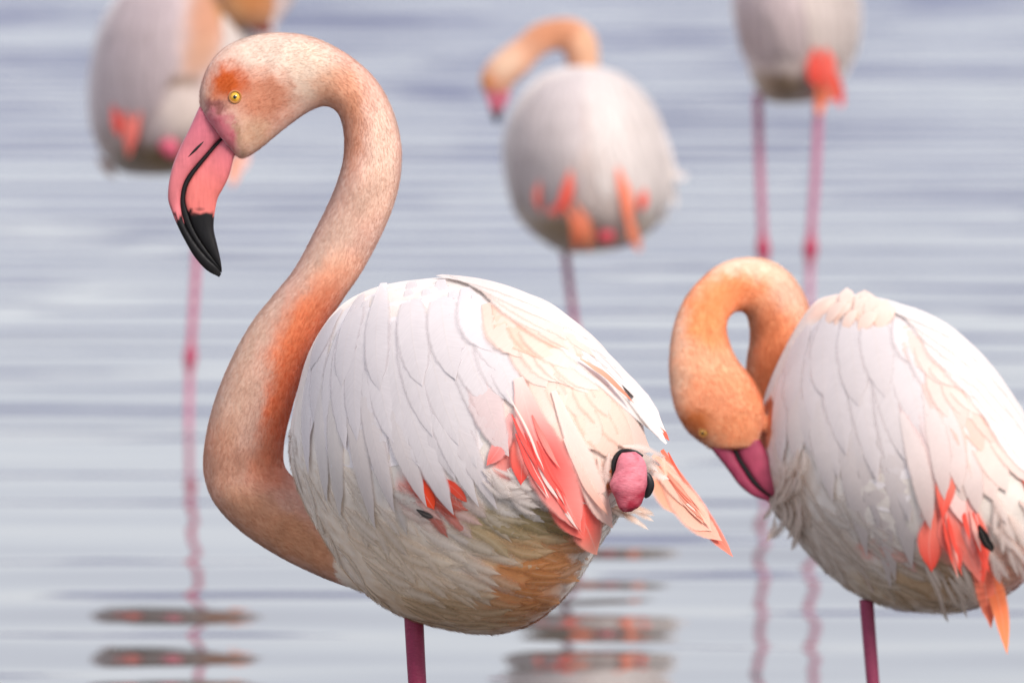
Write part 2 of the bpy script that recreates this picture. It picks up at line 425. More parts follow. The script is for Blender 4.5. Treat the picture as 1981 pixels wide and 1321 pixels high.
    def wing(s, patch, rows, c_top, c_tip, width, seed=0, name='wing', tints=(), lift=0.0012, lift1=0.0012, vjit=0.03, edge=None, roll=0.035, tip_fn=None):
        """patch = three rails (root, middle, tip), each a list of (x, y); feathers in rows = (start, end, count, width factor)"""
        r = random.Random(seed); rails = [crom(p, 41) for p in patch]
        def at(v, f):
            v = min(max(v, 0), 1); i = v * 40; k = min(int(i), 39); q = i - k
            a, b, c = [rr[k] * (1 - q) + rr[k + 1] * q for rr in rails]
            return a * (1 - f) ** 2 + 2 * b * f * (1 - f) + c * f * f
        # the wing's own skin under its feathers
        V = []; C = []; nu, nvv = 13, 11
        for i in range(nu):
            for j in range(nvv):
                p = at(i / (nu - 1), 0.02 + 0.80 * j / (nvv - 1)); l, nn = s.on_body(*p)
                if l is None: Pq, Nq = s.drape([at(i / (nu - 1), 0.0), p], 6); l, nn = Pq[-1], Nq[-1]
                V.append(l + nn * 0.0004); C.append(lin(*c_top))
        Fc = [(i * nvv + j, i * nvv + j + 1, (i + 1) * nvv + j + 1, (i + 1) * nvv + j) for i in range(nu - 1) for j in range(nvv - 1)]
        wg = s.obj(name, V, Fc, M_PLUM, colors=np.array(C))
        for rk, (f0, f1, cnt, wf) in list(enumerate(rows))[::-1]:
            lay = 0.00045 * (len(rows) - 1 - rk)
            for i in range(cnt):
                v = (i + 0.5) / cnt + r.uniform(-vjit, vjit); a = f0 + r.uniform(-0.02, 0.02); b = f1 + r.uniform(-0.035, 0.035)
                dv = r.uniform(-0.03, 0.03)
                pts = [at(v + dv * q, a + (b - a) * q) for q in np.linspace(0, 1, 6)]
                ct, cp = c_top, c_tip
                for tx, ty, rad, rgb in tints:
                    e = pts[4]; d = math.hypot(e[0] - tx, e[1] - ty) / rad
                    if d < 1: q = (1 - d * d) * r.uniform(0.5, 1.0); cp = tuple(cp[k] * (1 - q) + rgb[k] * q for k in range(3)); ct = tuple(ct[k] * (1 - q * .5) + rgb[k] * q * .5 for k in range(3))
                j = r.uniform(-5, 3); cp = tuple(min(255, c + j) for c in cp)
                s.feather(pts, width * wf * r.uniform(0.88, 1.12), ct, cp, edge=edge, lift0=lift + lay * 0.6, lift1=lift1 + lay + 0.0008 + (0.002 if rk == len(rows) - 1 else 0), parent=wg, point=r.uniform(0.3, 0.75), roll=roll * r.uniform(0.6, 1.3))
        return wg

    def blades(s, name, count, mask, length, width, lay, flow, jit=0.25, colfn=None, clump=0.0, droop=0.0):
        """short hair-like down spread over the skin where mask says so"""
        f = np.array([(q[0], q[1], q[2]) for q in s.faces] + [(q[0], q[2], q[3]) for q in s.faces if len(q) == 4])
        a, b, c = s.co[f[:, 0]], s.co[f[:, 1]], s.co[f[:, 2]]
        ar = np.linalg.norm(np.cross(b - a, c - a), axis=1) * mask[f].mean(axis=1)
        if ar.sum() <= 0: return None
        pick = RNG.choice(len(f), count, p=ar / ar.sum()); u = RNG.random((count, 2)); sw = u.sum(1) > 1; u[sw] = 1 - u[sw]
        fa = f[pick]; p = s.co[fa[:, 0]] * (1 - u.sum(1))[:, None] + s.co[fa[:, 1]] * u[:, :1] + s.co[fa[:, 2]] * u[:, 1:]
        n = s.no[fa[:, 0]] * (1 - u.sum(1))[:, None] + s.no[fa[:, 1]] * u[:, :1] + s.no[fa[:, 2]] * u[:, 1:]; n /= np.linalg.norm(n, axis=1)[:, None]
        d = flow[fa[:, 0]].copy()
        if clump:
            d = d + clump * np.stack([s.n1(p), s.n1(p[:, [1, 2, 0]]), s.n1(p[:, [2, 0, 1]])], 1)
        d = d + RNG.normal(0, jit, (count, 3)); d -= (d * n).sum(1)[:, None] * n; d /= np.linalg.norm(d, axis=1)[:, None] + 1e-9
        L = length * RNG.uniform(0.55, 1.25, count)
        lift = lay * RNG.uniform(0.4, 1.5, count)
        side = np.cross(d, n); side /= np.linalg.norm(side, axis=1)[:, None]
        wv = width * RNG.uniform(0.7, 1.3, count)
        p0 = p - side * wv[:, None] / 2 - n * 0.0006; p1 = p + side * wv[:, None] / 2 - n * 0.0006
        m = p + d * (L * 0.55)[:, None] + n * (L * lift * 0.65)[:, None]
        m0 = m - side * wv[:, None] * 0.4; m1 = m + side * wv[:, None] * 0.4
        tip = p + d * L[:, None] + n * (L * lift)[:, None] * 0.9 + np.array((0, 0, -droop)) * L[:, None]
        V = np.stack([p0, p1, m1, m0, tip], 1).reshape(-1, 3)
        cc = (colfn(p) if colfn else s.colr[fa[:, 0]]) * RNG.uniform(0.97, 1.03, count)[:, None]
        C = np.repeat(cc, 5, axis=0); NN = np.repeat(n, 5, axis=0)
        k = np.arange(count) * 5
        me = bpy.data.meshes.new(name); me.vertices.add(len(V)); me.vertices.foreach_set('co', (V - s.base).ravel())
        quads = np.stack([k, k + 1, k + 2, k + 3], 1); tris = np.stack([k + 3, k + 2, k + 4], 1)
        li = np.concatenate([quads.ravel(), tris.ravel()]).astype(np.int32)
        me.loops.add(len(li)); me.loops.foreach_set('vertex_index', li)
        me.polygons.add(2 * count)
        st = np.concatenate([np.arange(count) * 4, 4 * count + np.arange(count) * 3]).astype(np.int32); me.polygons.foreach_set('loop_start', st)
        me.polygons.foreach_set('loop_total', np.concatenate([np.full(count, 4), np.full(count, 3)]).astype(np.int32))
        me.update(calc_edges=True); me.polygons.foreach_set('use_smooth', np.ones(2 * count, bool))
        c4 = np.ones((len(V), 4)); c4[:, :3] = np.clip(C, 0, 1); me.color_attributes.new('Col', 'FLOAT_COLOR', 'POINT').data.foreach_set('color', c4.ravel())
        me.normals_split_custom_set_from_vertices(NN.tolist()); me.materials.append(M_DOWN)
        o = bpy.data.objects.new(name, me); col.objects.link(o); o.parent = s.root; o['kind'] = 'stuff'
        return o

    def rim(s, base=0.12):
        v = s.co - np.array((0, 0, H)); v /= np.linalg.norm(v, axis=1)[:, None]
        k = 1 - np.abs((v * s.no).sum(1)); return base + (1 - base) * smoothstep(k, 0.45, 0.95)

    def down_feathers(s, spots, angle, length, width, seed, lift=(0.0004, 0.0014)):
        r = random.Random(seed)
        for x, y in spots:
            l, nn = s.on_body(x, y)
            if l is None: continue
            c = s.shade(np.array([l]), np.array([False]))[0]
            srgb = [255 * (1.055 * min(1, v) ** (1 / 2.4) - 0.055) for v in c]
            a = math.radians(angle(x, y) + r.uniform(-14, 14)); L = length * r.uniform(0.7, 1.25); bend = math.radians(r.uniform(-16, 16))
            for _ in range(3):
                if s.on_body(x + L * math.cos(a), y + L * math.sin(a))[0] is None: L *= 0.72
            if s.on_body(x + L * math.cos(a), y + L * math.sin(a))[0] is None: continue
            p = [(x, y), (x + L * .5 * math.cos(a), y + L * .5 * math.sin(a)), (x + L * .5 * math.cos(a) + L * .5 * math.cos(a + bend), y + L * .5 * math.sin(a) + L * .5 * math.sin(a + bend))]
            j = r.uniform(-7, 7); c2 = tuple(min(250, v + j) for v in srgb)
            s.feather(p, width * r.uniform(0.75, 1.25), c2, tuple(min(252, v + 5) for v in c2), lift0=lift[0], lift1=r.uniform(lift[0] + .0006, lift[1]), name='down_feather', n=7, point=r.uniform(.2, .7))

    def flow_dir(s):
        yaw = math.radians(s.sp['yaw'])
        tail = np.array((math.sin(yaw), -math.cos(yaw), -0.45))
        fl = np.tile(tail, (len(s.co), 1)); fl[s.neckmask] = s.ntan[s.nidx[s.neckmask]]
        return fl

    def leg(s, pts, r_top, knee=None, colr=(170, 66, 100), knee_col=(165, 40, 80), shin_col=None, dy=0.0, bottom=True):
        """pts in photo pixels from the belly down; runs on to the lake bed and ends in a webbed foot"""
        P = [W(x, y, s.Y0 + dy) for x, y in pts]
        Z = -0.19
        d = P[-1] - P[-2]; t = (Z - P[-1][2]) / d[2]; P.append(P[-1] + d * t)
        P = np.array(P); n = 90; Q = crom(P, n); z = Q[:, 2]
        kz = None if knee is None else W(knee[0], knee[1], s.Y0 + dy)[2]
        V = []; C = []; m = 12
        for i in range(n):
            r = r_top * s.px * (1.0 - 0.25 * i / n); cc = lin(*colr)
            if kz is not None:
                g = math.exp(-((z[i] - kz) / 0.020) ** 2); r *= 1 + 0.85 * g
                g2 = math.exp(-((z[i] - kz) / 0.034) ** 2)
                if z[i] < kz and shin_col: cc = lin(*shin_col)
                cc = cc * (1 - g2) + lin(*knee_col) * g2
            for j in range(m):
                a = 2 * math.pi * j / m; V.append(Q[i] + np.array((math.cos(a) * r, math.sin(a) * r * 1.15, 0))); C.append(cc)
        lg = s.obj('leg', V, ring_faces(n, m), M_LEG, colors=np.array(C))
        e = Q[-1]; r = r_top * s.px; fv = [e + np.array((0, 0, 0.02))]; 
        for k, (a, l) in enumerate([(-150, .03), (-40, .075), (-20, .06), (0, .085), (20, .06), (40, .075), (150, .03)]):
            fv.append(e + np.array((math.sin(math.radians(a)) * l, math.cos(math.radians(a)) * l, -0.006)))
        fv.append(e + np.array((0, 0, -0.008)))
        ff = [(0, k, k + 1) for k in range(1, 7)] + [(0, 7, 1)] + [(8, k + 1, k) for k in range(1, 7)] + [(8, 1, 7)]
        s.obj('foot', fv, ff, M_LEG, parent=lg, colors=np.tile(lin(*knee_col), (9, 1)), smooth=False)
        return lg

    def bill(s, upper, lower, dy, pink, pink2, black_y, lat=22, nost=None, black_slope=0.0, lower_pink=None):
        """two mandibles from their edge outlines; horn black beyond black_y along the bill"""
        holder = None
        def lofted(name, outl, wprof, lz, base_c, parent=None, flat=1.0):
            n = 46; m = 20; P = crom(outl, n); V = []; C = []
            for i, (ax, ay, bx, by) in enumerate(P):
                A = W(ax, ay, s.Y0 + dy); B = W(bx, by, s.Y0 + dy); c = (A + B) / 2; h = (A - B) / 2; t = i / (n - 1)
                l = wprof(t) * s.px
                for j in range(m):
                    a = 2 * math.pi * j / m; ca, sa = math.cos(a), math.sin(a)
                    ca2 = math.copysign(abs(ca) ** 0.72, ca); sa2 = math.copysign(abs(sa) ** 0.62, sa)
                    p = c + h * ca2 + np.array((0, sa2 * l, 0)); V.append(p)
            V = np.array(V); x, y = project(V)
            jag = 7 * s.n2(V * 1.6) + 4 * s.n1(V * 3)
            k = smoothstep(y + jag - black_y - black_slope * (x - outl[0][0]), -3, 3) if base_c is not None else np.ones(len(V))
            t = np.repeat(np.linspace(0, 1, n), m)
            b1 = lin(*(base_c or (14, 13, 14))); b2 = lin(*pink2)
            g = smoothstep(t, 0.0, 0.35)[:, None]
            C = (b2 * (1 - g) + b1 * g) * (1 + 0.08 * s.n1(V * 1.3))[:, None]
            C = C * (1 - k)[:, None] + lin(16, 15, 17) * k[:, None]
            return s.obj(name, V, ring_faces(n, m), M_BILL, parent, colors=C)
        wp = lambda t: lat * (1 - 0.62 * t ** 1.3) * max(0.12, (1 - t ** 8)) * 1.0
        up = lofted('upper_mandible', upper, wp, 1, pink)
        if lower is not None:
            lofted('lower_mandible', lower, lambda t: wp(t) * 0.98, 1, lower_pink or pink)
            gap = [(u[2] - 2, u[3], l[0] + 2, l[1]) for u, l in zip(crom(upper, 14), crom(lower, 14))][1:]
            lofted('mouth_edge', gap, lambda t: wp(t) * 0.66, 1, None)
        if nost:
            (x0, y0), (x1, y1) = nost; n = 12; V = []
            for i in range(n):
                t = i / (n - 1); c = W(x0 + (x1 - x0) * t, y0 + (y1 - y0) * t, s.Y0 + dy - lat * 0.88 * s.px); r = 4.0 * s.px * math.sin(math.pi * min(max(t, 0.04), 0.96)) ** 0.7
                nd = np.array((-(y1 - y0), 0, -(x1 - x0)), float); nd /= np.linalg.norm(nd)
                for j in range(8): a = 2 * math.pi * j / 8; V.append(c + nd * math.cos(a) * r * 0.7 + np.array((0, math.sin(a) * r * 1.2, 0)))
            s.obj('nostril', V, ring_faces(n, 8), M_BLACK, up)
        return up

    def eye(s, px, py, r, iris=(240, 190, 60)):
        l, n = s.on_body(px, py, False)
        if l is None: return
        n = n + np.array((0, -0.8, 0)); n /= np.linalg.norm(n); R = r * s.px
        t1 = np.cross(n, (0, 0, 1)); t1 /= np.linalg.norm(t1); t2 = np.cross(n, t1)
        def dome(rad, zc, bulge, rings=6, m=24, inner=0.0):
            V = []
            for i in range(rings):
                q = inner + (1 - inner) * i / (rings - 1); h = bulge * math.cos(q * math.pi / 2)
                for j in range(m): a = 2 * math.pi * j / m; V.append(l + (t1 * math.cos(a) + t2 * math.sin(a)) * rad * max(q, 0.01) + n * (zc + h))
            return np.array(V), ring_faces(rings, m, False) + [tuple(range(m))]
        V, f = dome(R, 0.0, R * 0.55); q = np.linalg.norm(np.cross(V - l, n), axis=1) / R
        c = np.where((q < 0.36)[:, None], lin(10, 8, 6), lin(*iris)); c = np.where(((q >= 0.36) & (q < 0.48))[:, None], lin(150, 95, 20), c); c = np.where((q > 0.9)[:, None], lin(190, 120, 40), c)
        # finer rings so that pupil and iris stay crisp
        V, f = dome(R, 0.0, R * 0.55, rings=16); q = np.linalg.norm(np.cross(V - l, n), axis=1) / R
        c = np.tile(lin(*iris), (len(V), 1)); c[(q > 0.55) & (q < 0.66)] = lin(205, 140, 35); c[q > 0.93] = lin(120, 70, 30)
        ey = s.obj('eye', V, f, M_EYE, colors=c)
        V, f = dome(R * 0.36, R * 0.50, R * 0.10); s.obj('pupil', V, f, M_EYE, ey, colors=np.tile(lin(8, 6, 5), (len(V), 1)))
        # eyelid ring
        V = []; m, k = 28, 8
        for i in range(m):
            a = 2 * math.pi * i / m; d = t1 * math.cos(a) + t2 * math.sin(a)
            for j in range(k): b = 2 * math.pi * j / k; V.append(l + d * (R * 1.12 + math.cos(b) * R * 0.20) + n * (R * 0.10 + math.sin(b) * R * 0.22))
        f = [(i * k + j, i * k + (j + 1) % k, ((i + 1) % m) * k + (j + 1) % k, ((i + 1) % m) * k + j) for i in range(m) for j in range(k)]
        s.obj('eyelid', V, f, M_PLUM, ey, colors=np.tile(lin(176, 118, 62), (len(V), 1)))

    def knob(s, prof, dy, colr, dark, name='leg_joint'):
        """bare folded leg joint showing under the tail: (ax, ay, bx, by) sections"""
        n = 30; m = 20; P = crom(prof, n); V = []
        for i, (ax, ay, bx, by) in enumerate(P):
            A = W(ax, ay, s.Y0 + dy); B = W(bx, by, s.Y0 + dy); c = (A + B) / 2; h = (A - B) / 2; l = np.linalg.norm(h) * 0.7
            for j in range(m): a = 2 * math.pi * j / m; V.append(c + h * math.cos(a) + np.array((0, math.sin(a) * l, 0)))
        V = np.array(V); V += np.stack([s.n2(V * .8), s.n2(V[:, [1, 2, 0]]), s.n2(V[:, [2, 0, 1]])], 1) * 0.0003
        t = np.repeat(np.linspace(0, 1, n), m); q = np.clip(0.35 + 0.30 * s.n1(V) + 0.25 * s.n2(V) + (t - 0.5) * 1.3, 0, 1)[:, None]
        C = lin(*colr) * (1 - q) + lin(*dark) * q
        return s.obj(name, V, ring_faces(n, m), M_LEG, colors=C)

def _tube(s, pts, dy, name='black_feather_tip'):
    n = 24; m = 10; P = crom(pts, n); V = []
    c = np.array([W(x, y, s.Y0 + dy) for x, y, r in P]); T = np.gradient(c, axis=0)
    for i in range(n):
        t = T[i] / np.linalg.norm(T[i]); a = np.cross(t, (0, 1, 0)); a /= np.linalg.norm(a); b2 = np.array((0, 1.0, 0))
        for j in range(m): q = 2 * math.pi * j / m; V.append(c[i] + (a * math.cos(q) + b2 * math.sin(q) * 0.5) * max(P[i, 2], 0.5) * s.px)
    return s.obj(name, V, ring_faces(n, m), M_BLACK)
Bird.tube = _tube
WHITE = (236, 228, 228); WARM = (240, 228, 222); PEACH = (246, 208, 188); CORAL = (248, 92, 84); SALMON = (250, 150, 122); RED = (226, 62, 34)
WING_ROWS = [(0.00, 0.26, 9, 0.8), (0.12, 0.42, 10, 0.9), (0.26, 0.58, 11, 1.0), (0.40, 0.78, 11, 1.05), (0.50, 0.94, 11, 1.0), (0.58, 1.0, 10, 1.0)]

# ------------------------------------------------------------------ 1. the flamingo standing upright with an S-shaped neck
main = Bird(dict(
    Y=10.0, foot=(848, 2170), seed=11, voxel=0.0030, smooth=7, yaw=32, ab=1.65, shrink=8,
    label='upright flamingo with raised S-shaped neck and a pink bill with black tip',
    torso=[(538, 840, 920), (552, 750, 990), (575, 690, 1070), (605, 650, 1118), (650, 618, 1176), (700, 594, 1216), (760, 578, 1248), (820, 566, 1268), (870, 561, 1268),
           (910, 564, 1258), (950, 575, 1240), (1000, 596, 1205), (1050, 624, 1172), (1100, 656, 1142), (1150, 700, 1102), (1190, 760, 1055), (1212, 830, 1010), (1224, 900, 965)],
    neck=[(386, 208, 452, 298, .10, .62), (388, 168, 470, 308, .10, .62), (408, 120, 504, 288, .10, .62), (448, 84, 545, 254, .10, .62), (512, 65, 590, 221, .10, .66), (588, 68, 624, 206, .10, .80),
          (655, 95, 645, 211, .10, .95), (714, 140, 658, 228, .10, 1), (752, 195, 665, 258, .10, 1), (774, 265, 665, 300, .10, 1), (776, 330, 655, 345, .10, 1), (762, 395, 635, 395, .11, 1),
          (735, 460, 605, 455, .12, 1), (700, 525, 570, 520, .13, 1), (666, 575, 530, 570, .14, 1), (634, 625, 490, 620, .15, 1), (606, 680, 455, 680, .16, 1), (580, 740, 428, 740, .17, 1),
          (562, 800, 408, 800, .18, 1), (549, 860, 396, 860, .19, 1), (552, 905, 394, 912, .20, 1), (585, 935, 412, 968, .20, 1), (630, 950, 460, 1022, .20, 1), (680, 960, 530, 1070, .19, 1),
          (730, 970, 610, 1110, .17, 1), (790, 980, 700, 1145, .14, 1)],
    neck_end=146, neck_col=(226, 184, 166), body_col=(232, 222, 214),
    blobs=[
        # neck, seen from the side
        (530, 100, 130, 50, 5, (224, 204, 188), .9, 'n'), (600, 150, 60, 70, 0, (228, 206, 186), .8, 'n'), (510, 190, 66, 62, 0, (198, 130, 100), .9, 'n'), (495, 265, 40, 45, -40, (214, 172, 136), .6, 'n'),
        (440, 160, 46, 44, 0, (198, 92, 40), 1, 'n'), (412, 190, 20, 26, 0, (206, 120, 80), .6, 'n'), (410, 206, 34, 10, -12, (134, 78, 70), .75, 'n'), (395, 185, 14, 30, 0, (206, 160, 140), .5, 'n'), (410, 248, 44, 48, 0, (202, 108, 122), 1, 'n'), (434, 258, 24, 48, -14, (204, 110, 122), 1, 'n'), (412, 209, 30, 8, -8, (150, 92, 84), .8, 'n'), (462, 270, 9, 44, -14, (178, 140, 110), .7, 'n'),
        (655, 180, 60, 60, 0, (212, 146, 108), .7, 'n'), (680, 255, 30, 90, 5, (208, 138, 102), .7, 'n'), (740, 290, 34, 110, 0, (236, 206, 186), .8, 'n'),  # pale blob on the right bend paints the lit neck edge
        (730, 380, 60, 60, 0, (236, 198, 176), .7, 'n'), (640, 480, 120, 40, -60, (232, 200, 180), .6, 'n'), (660, 540, 70, 60, -60, (238, 178, 146), .7, 'n'),
        (590, 640, 60, 130, 28, (238, 140, 96), .95, 'n'), (552, 770, 42, 150, 14, (236, 126, 80), .95, 'n'), (440, 760, 60, 170, 14, (228, 188, 164), .7, 'n'), (470, 620, 60, 120, 30, (232, 196, 172), .7, 'n'),
        (420, 880, 60, 90, 0, (222, 158, 126), .7, 'n'), (520, 905, 60, 60, 0, (232, 146, 108), .7, 'n'), (560, 1040, 190, 60, 32, (208, 148, 108), .9, 'n'), (480, 990, 70, 60, 30, (216, 160, 128), .7, 'n'),
        # body
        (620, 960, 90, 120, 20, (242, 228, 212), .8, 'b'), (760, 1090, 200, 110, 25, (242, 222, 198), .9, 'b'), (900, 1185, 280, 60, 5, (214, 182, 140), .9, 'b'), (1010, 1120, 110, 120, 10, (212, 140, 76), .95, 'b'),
        (940, 1030, 90, 50, 10, (206, 180, 132), .8, 'b'), (1020, 1005, 130, 32, 4, (166, 144, 92), .9, 'b'), (1080, 1060, 60, 60, 0, (216, 152, 92), .8, 'b'), (1140, 1090, 42, 110, 22, (240, 232, 224), 1, 'b'), (960, 1060, 26, 60, 20, (226, 190, 146), .8, 'b'),  # olive belly blob mixes painted shadow with dirt stain
        (1065, 930, 46, 120, -28, (248, 110, 100), .95, 'b'), (985, 890, 40, 46, 0, (240, 110, 100), .8, 'b'), (820, 950, 60, 50, 0, (216, 70, 40), .9, 'b'), (835, 992, 20, 10, 0, (90, 84, 84), .6, 'b'), (1100, 760, 140, 120, 30, (246, 214, 198), .9, 'b'), (1150, 930, 50, 45, 0, (196, 110, 60), .95, 'b'), (1250, 940, 40, 60, 0, (232, 130, 90), .9, 'b'),
    ]))
def dress_main(b):
    fl = b.flow_dir(); x, y = project(b.co)
    nm = b.neckmask.astype(float)
    facing = smoothstep(-b.no[:, 1], -0.5, 0.0)
    near_bill = 1 - smoothstep(np.hypot(x - 400, y - 260), 40, 60)
    b.blades('neck_down', 70000, nm * (0.3 + 0.7 * facing) * (1 - 0.7 * near_bill) * b.rim(.3), 0.0060, 0.0004, 0.16, fl, jit=0.15, clump=0.10)
    # belly: everything under the wing tips
    edge = np.interp(x, [540, 600, 700, 800, 950, 1000, 1130, 1200, 1300], [800, 880, 960, 940, 950, 930, 980, 960, 940])
    bm = (~b.neckmask) * smoothstep(y, edge - 20, edge + 20)
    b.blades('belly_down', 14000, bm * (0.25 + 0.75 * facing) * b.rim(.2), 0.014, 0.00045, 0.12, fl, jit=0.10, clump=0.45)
    rr = random.Random(77); spots = []
    for gy in range(900, 1215, 25):
        for gx in range(560, 1185, 34):
            px_, py_ = gx + rr.uniform(-16, 16), gy + rr.uniform(-12, 12)
            if py_ > np.interp(px_, [540, 600, 700, 800, 950, 1000, 1130, 1200], [800, 860, 930, 950, 960, 955, 985, 985]) - 10: spots.append((px_, py_))
    rr.shuffle(spots)
    ang = lambda x, y: float(np.interp(x, [560, 640, 760, 900, 1040, 1100, 1180], [82, 58, 34, 22, 8, -20, -45])) - (0.05 * (y - 1050))
    b.down_feathers(spots[:290], ang, 98, 62, 5)
    # near wing
    tints = [(640, 600, 90, PEACH), (750, 580, 90, (240, 206, 190)), (980, 860, 80, (246, 214, 210)), (640, 960, 110, (224, 214, 206)), (760, 980, 100, (220, 206, 200))]
    b.wing([[(652, 612), (700, 575), (770, 548), (850, 545), (930, 570)], [(568, 690), (640, 720), (740, 740), (850, 720), (980, 650)],
            [(592, 905), (655, 985), (745, 1005), (845, 972), (945, 990), (985, 890), (1008, 760)]],
           [(0.0, .50, 6, 1.3), (.06, .72, 8, 1.25), (.18, .88, 9, 1.2), (.32, 1.0, 12, 1.0)],
           WHITE, (238, 230, 231), 72, seed=3, tints=tints, roll=0.035)
    # peach back feathers between the wings
    b.wing([[(930, 590), (980, 600), (1030, 640)], [(1040, 720), (1090, 710), (1130, 720)], [(1105, 880), (1190, 880), (1262, 868)]],
           [(0, .42, 5, 1.2), (.2, .6, 5, 1.1), (.45, .86, 5, 1.1), (.6, 1.0, 5, 1.1)], (246, 216, 200), (248, 226, 216), 84, seed=5, name='rump', lift=0.0017, lift1=0.0017, tints=[(1060, 640, 70, (242, 190, 160)), (1180, 840, 80, (250, 214, 196))])
    # far wing, sweeping down to the right
    b.wing([[(850, 538), (900, 545), (950, 575)], [(1120, 555), (1110, 610), (1080, 650)], [(1294, 850), (1285, 862), (1262, 845)]],
           [(0, .48, 4, 1.3), (.10, .60, 5, 1.2), (.28, .82, 5, 1.2), (.45, 1.0, 5, 1.0)], (242, 234, 230), (244, 236, 232), 78, seed=9, lift=0.0024, lift1=0.0024, tints=[(1020, 640, 60, PEACH), (1090, 680, 40, (246, 200, 180))])
    e = b.root
    tail = bpy.data.objects.new
    # coral wing feathers hanging over the flank
    for pts, w, c0, c1, ed, md, l1 in [
        ([(990, 800), (972, 860), (945, 900)], 46, (246, 190, 186), (238, 100, 92), (248, 190, 184), None, .002),
        ([(1015, 820), (1012, 880), (1010, 935)], 60, (246, 140, 126), (238, 72, 62), None, None, .003),
        ([(1060, 860), (1105, 950), (1132, 1020), (1142, 1062)], 84, (250, 100, 92), (250, 170, 150), (248, 176, 162), (250, 98, 88), .006),
        ([(1035, 830), (1070, 920), (1100, 990), (1122, 1030)], 80, (250, 110, 104), (248, 120, 108), (250, 160, 150), (248, 84, 76), .007),
        ([(1005, 735), (1040, 850), (1082, 940), (1116, 1012)], 112, (248, 222, 214), (250, 140, 130), (250, 196, 188), (250, 96, 90), .009),
        ([(1070, 760), (1115, 870), (1150, 960), (1170, 1005)], 58, (248, 224, 214), (248, 200, 186), (250, 226, 218), None, .009),
        ([(1090, 850), (1130, 930), (1162, 978)], 20, (248, 214, 204), (240, 180, 160), None, None, .012),
        ([(985, 760), (1030, 845), (1055, 905)], 6, (250, 230, 220), (250, 224, 214), None, None, .013)]:
        b.feather(pts, w, c0, c1, edge=ed, mid=md, lift0=l1 * .7, lift1=l1 + .003, point=0.8, name='flight_feather', edge_w=0.45)
    rw = random.Random(12)
    for i in range(16):                                          # loose coral barbs over the big feathers
        t0 = rw.uniform(0, .55); x0 = 1000 + 90 * t0 + rw.uniform(-18, 34); y0 = 800 + 190 * t0; L = rw.uniform(70, 130)
        cc = rw.choice([(250, 130, 120), (244, 84, 76), (250, 176, 166), (252, 214, 206)])
        b.feather([(x0, y0), (x0 + L * .22, y0 + L * .5), (x0 + L * .5, y0 + L * .95)], rw.uniform(7, 15), cc, tuple(min(252, c + 20) for c in cc), lift0=.008, lift1=.0125, point=.9, name='flight_feather')
    for i in range(9):
        t0 = rw.uniform(0, .6); x0 = 1268 + 70 * t0 + rw.uniform(-8, 16); y0 = 890 + 120 * t0; L = rw.uniform(60, 110)
        cc = rw.choice([(250, 186, 164), (248, 150, 126), (252, 210, 196)])
        b.feather([(x0, y0), (x0 + L * .35, y0 + L * .52), (x0 + L * .68, y0 + L * .95)], rw.uniform(8, 16), cc, tuple(min(252, c + 12) for c in cc), lift0=.012, lift1=.017, point=.9, name='flight_feather')
    # salmon feathers past the right flank
    for pts, w, c0, c1, ed, md in [
        ([(1280, 870), (1330, 960), (1375, 1030), (1415, 1082)], 46, (246, 120, 92), (248, 140, 120), (250, 190, 172), (246, 104, 84)),
        ([(1262, 890), (1305, 960), (1350, 1020), (1392, 1055)], 54, (250, 176, 148), (250, 186, 166), (252, 208, 190), (250, 180, 156)),
        ([(1268, 885), (1312, 965), (1345, 1010), (1372, 1036)], 62, (250, 190, 164), (250, 196, 176), (252, 214, 200), None),
        ([(1258, 895), (1290, 960), (1322, 1008)], 60, (250, 170, 134), (250, 184, 156), (252, 206, 184), None),
        ([(1292, 875), (1345, 985), (1390, 1050), (1410, 1078)], 16, (244, 96, 70), (246, 120, 96), None, None),
        ([(1255, 900), (1285, 950), (1310, 990)], 46, (246, 150, 108), (248, 170, 140), (250, 196, 170), None),
        ([(1262, 880), (1290, 930), (1335, 1000)], 40, (250, 200, 178), (250, 196, 176), (252, 220, 206), None),
        ([(1225, 770), (1262, 820), (1292, 858)], 26, (244, 140, 112), (238, 96, 72), None, None),
        ([(1115, 705), (1160, 740), (1205, 790)], 16, (246, 180, 156), (240, 130, 100), None, None)]:
        k = 0.006 if c0[1] > 150 else 0.0
        b.feather(pts, w * (1.25 if k else 1), c0, c1, edge=ed, mid=md, lift0=0.004 + k, lift1=0.008 + k, point=0.85, name='flight_feather')
    # red-orange and black under the near wing
    b.feather([(796, 915), (820, 950), (842, 985)], 56, RED, (214, 66, 30), lift0=.0005, lift1=.0015, name='flight_feather')
    b.feather([(855, 925), (880, 945), (905, 970)], 30, (214, 60, 40), (190, 70, 50), lift0=.0005, lift1=.0015, name='flight_feather')
    b.feather([(808, 984), (825, 993), (842, 997)], 18, (30, 28, 30), (60, 54, 54), lift0=.002, lift1=.003, name='flight_feather')
    # loose white under-tail plumes
    rr = random.Random(4)
    for i in range(26):
        x0 = 930 + rr.uniform(0, 120); y0 = 900 + rr.uniform(0, 45); L = rr.uniform(55, 110); a = math.radians(rr.uniform(8, 55))
        p = [(x0, y0), (x0 + L * .5 * math.cos(a), y0 + L * .5 * math.sin(a) + 4), (x0 + L * math.cos(a), y0 + L * math.sin(a) * .75)]
        b.feather(p, rr.uniform(24, 44), (238, 226, 220), (240, 228, 222), lift0=.003, lift1=rr.uniform(.004, .008), name='plume', n=7, point=.7)
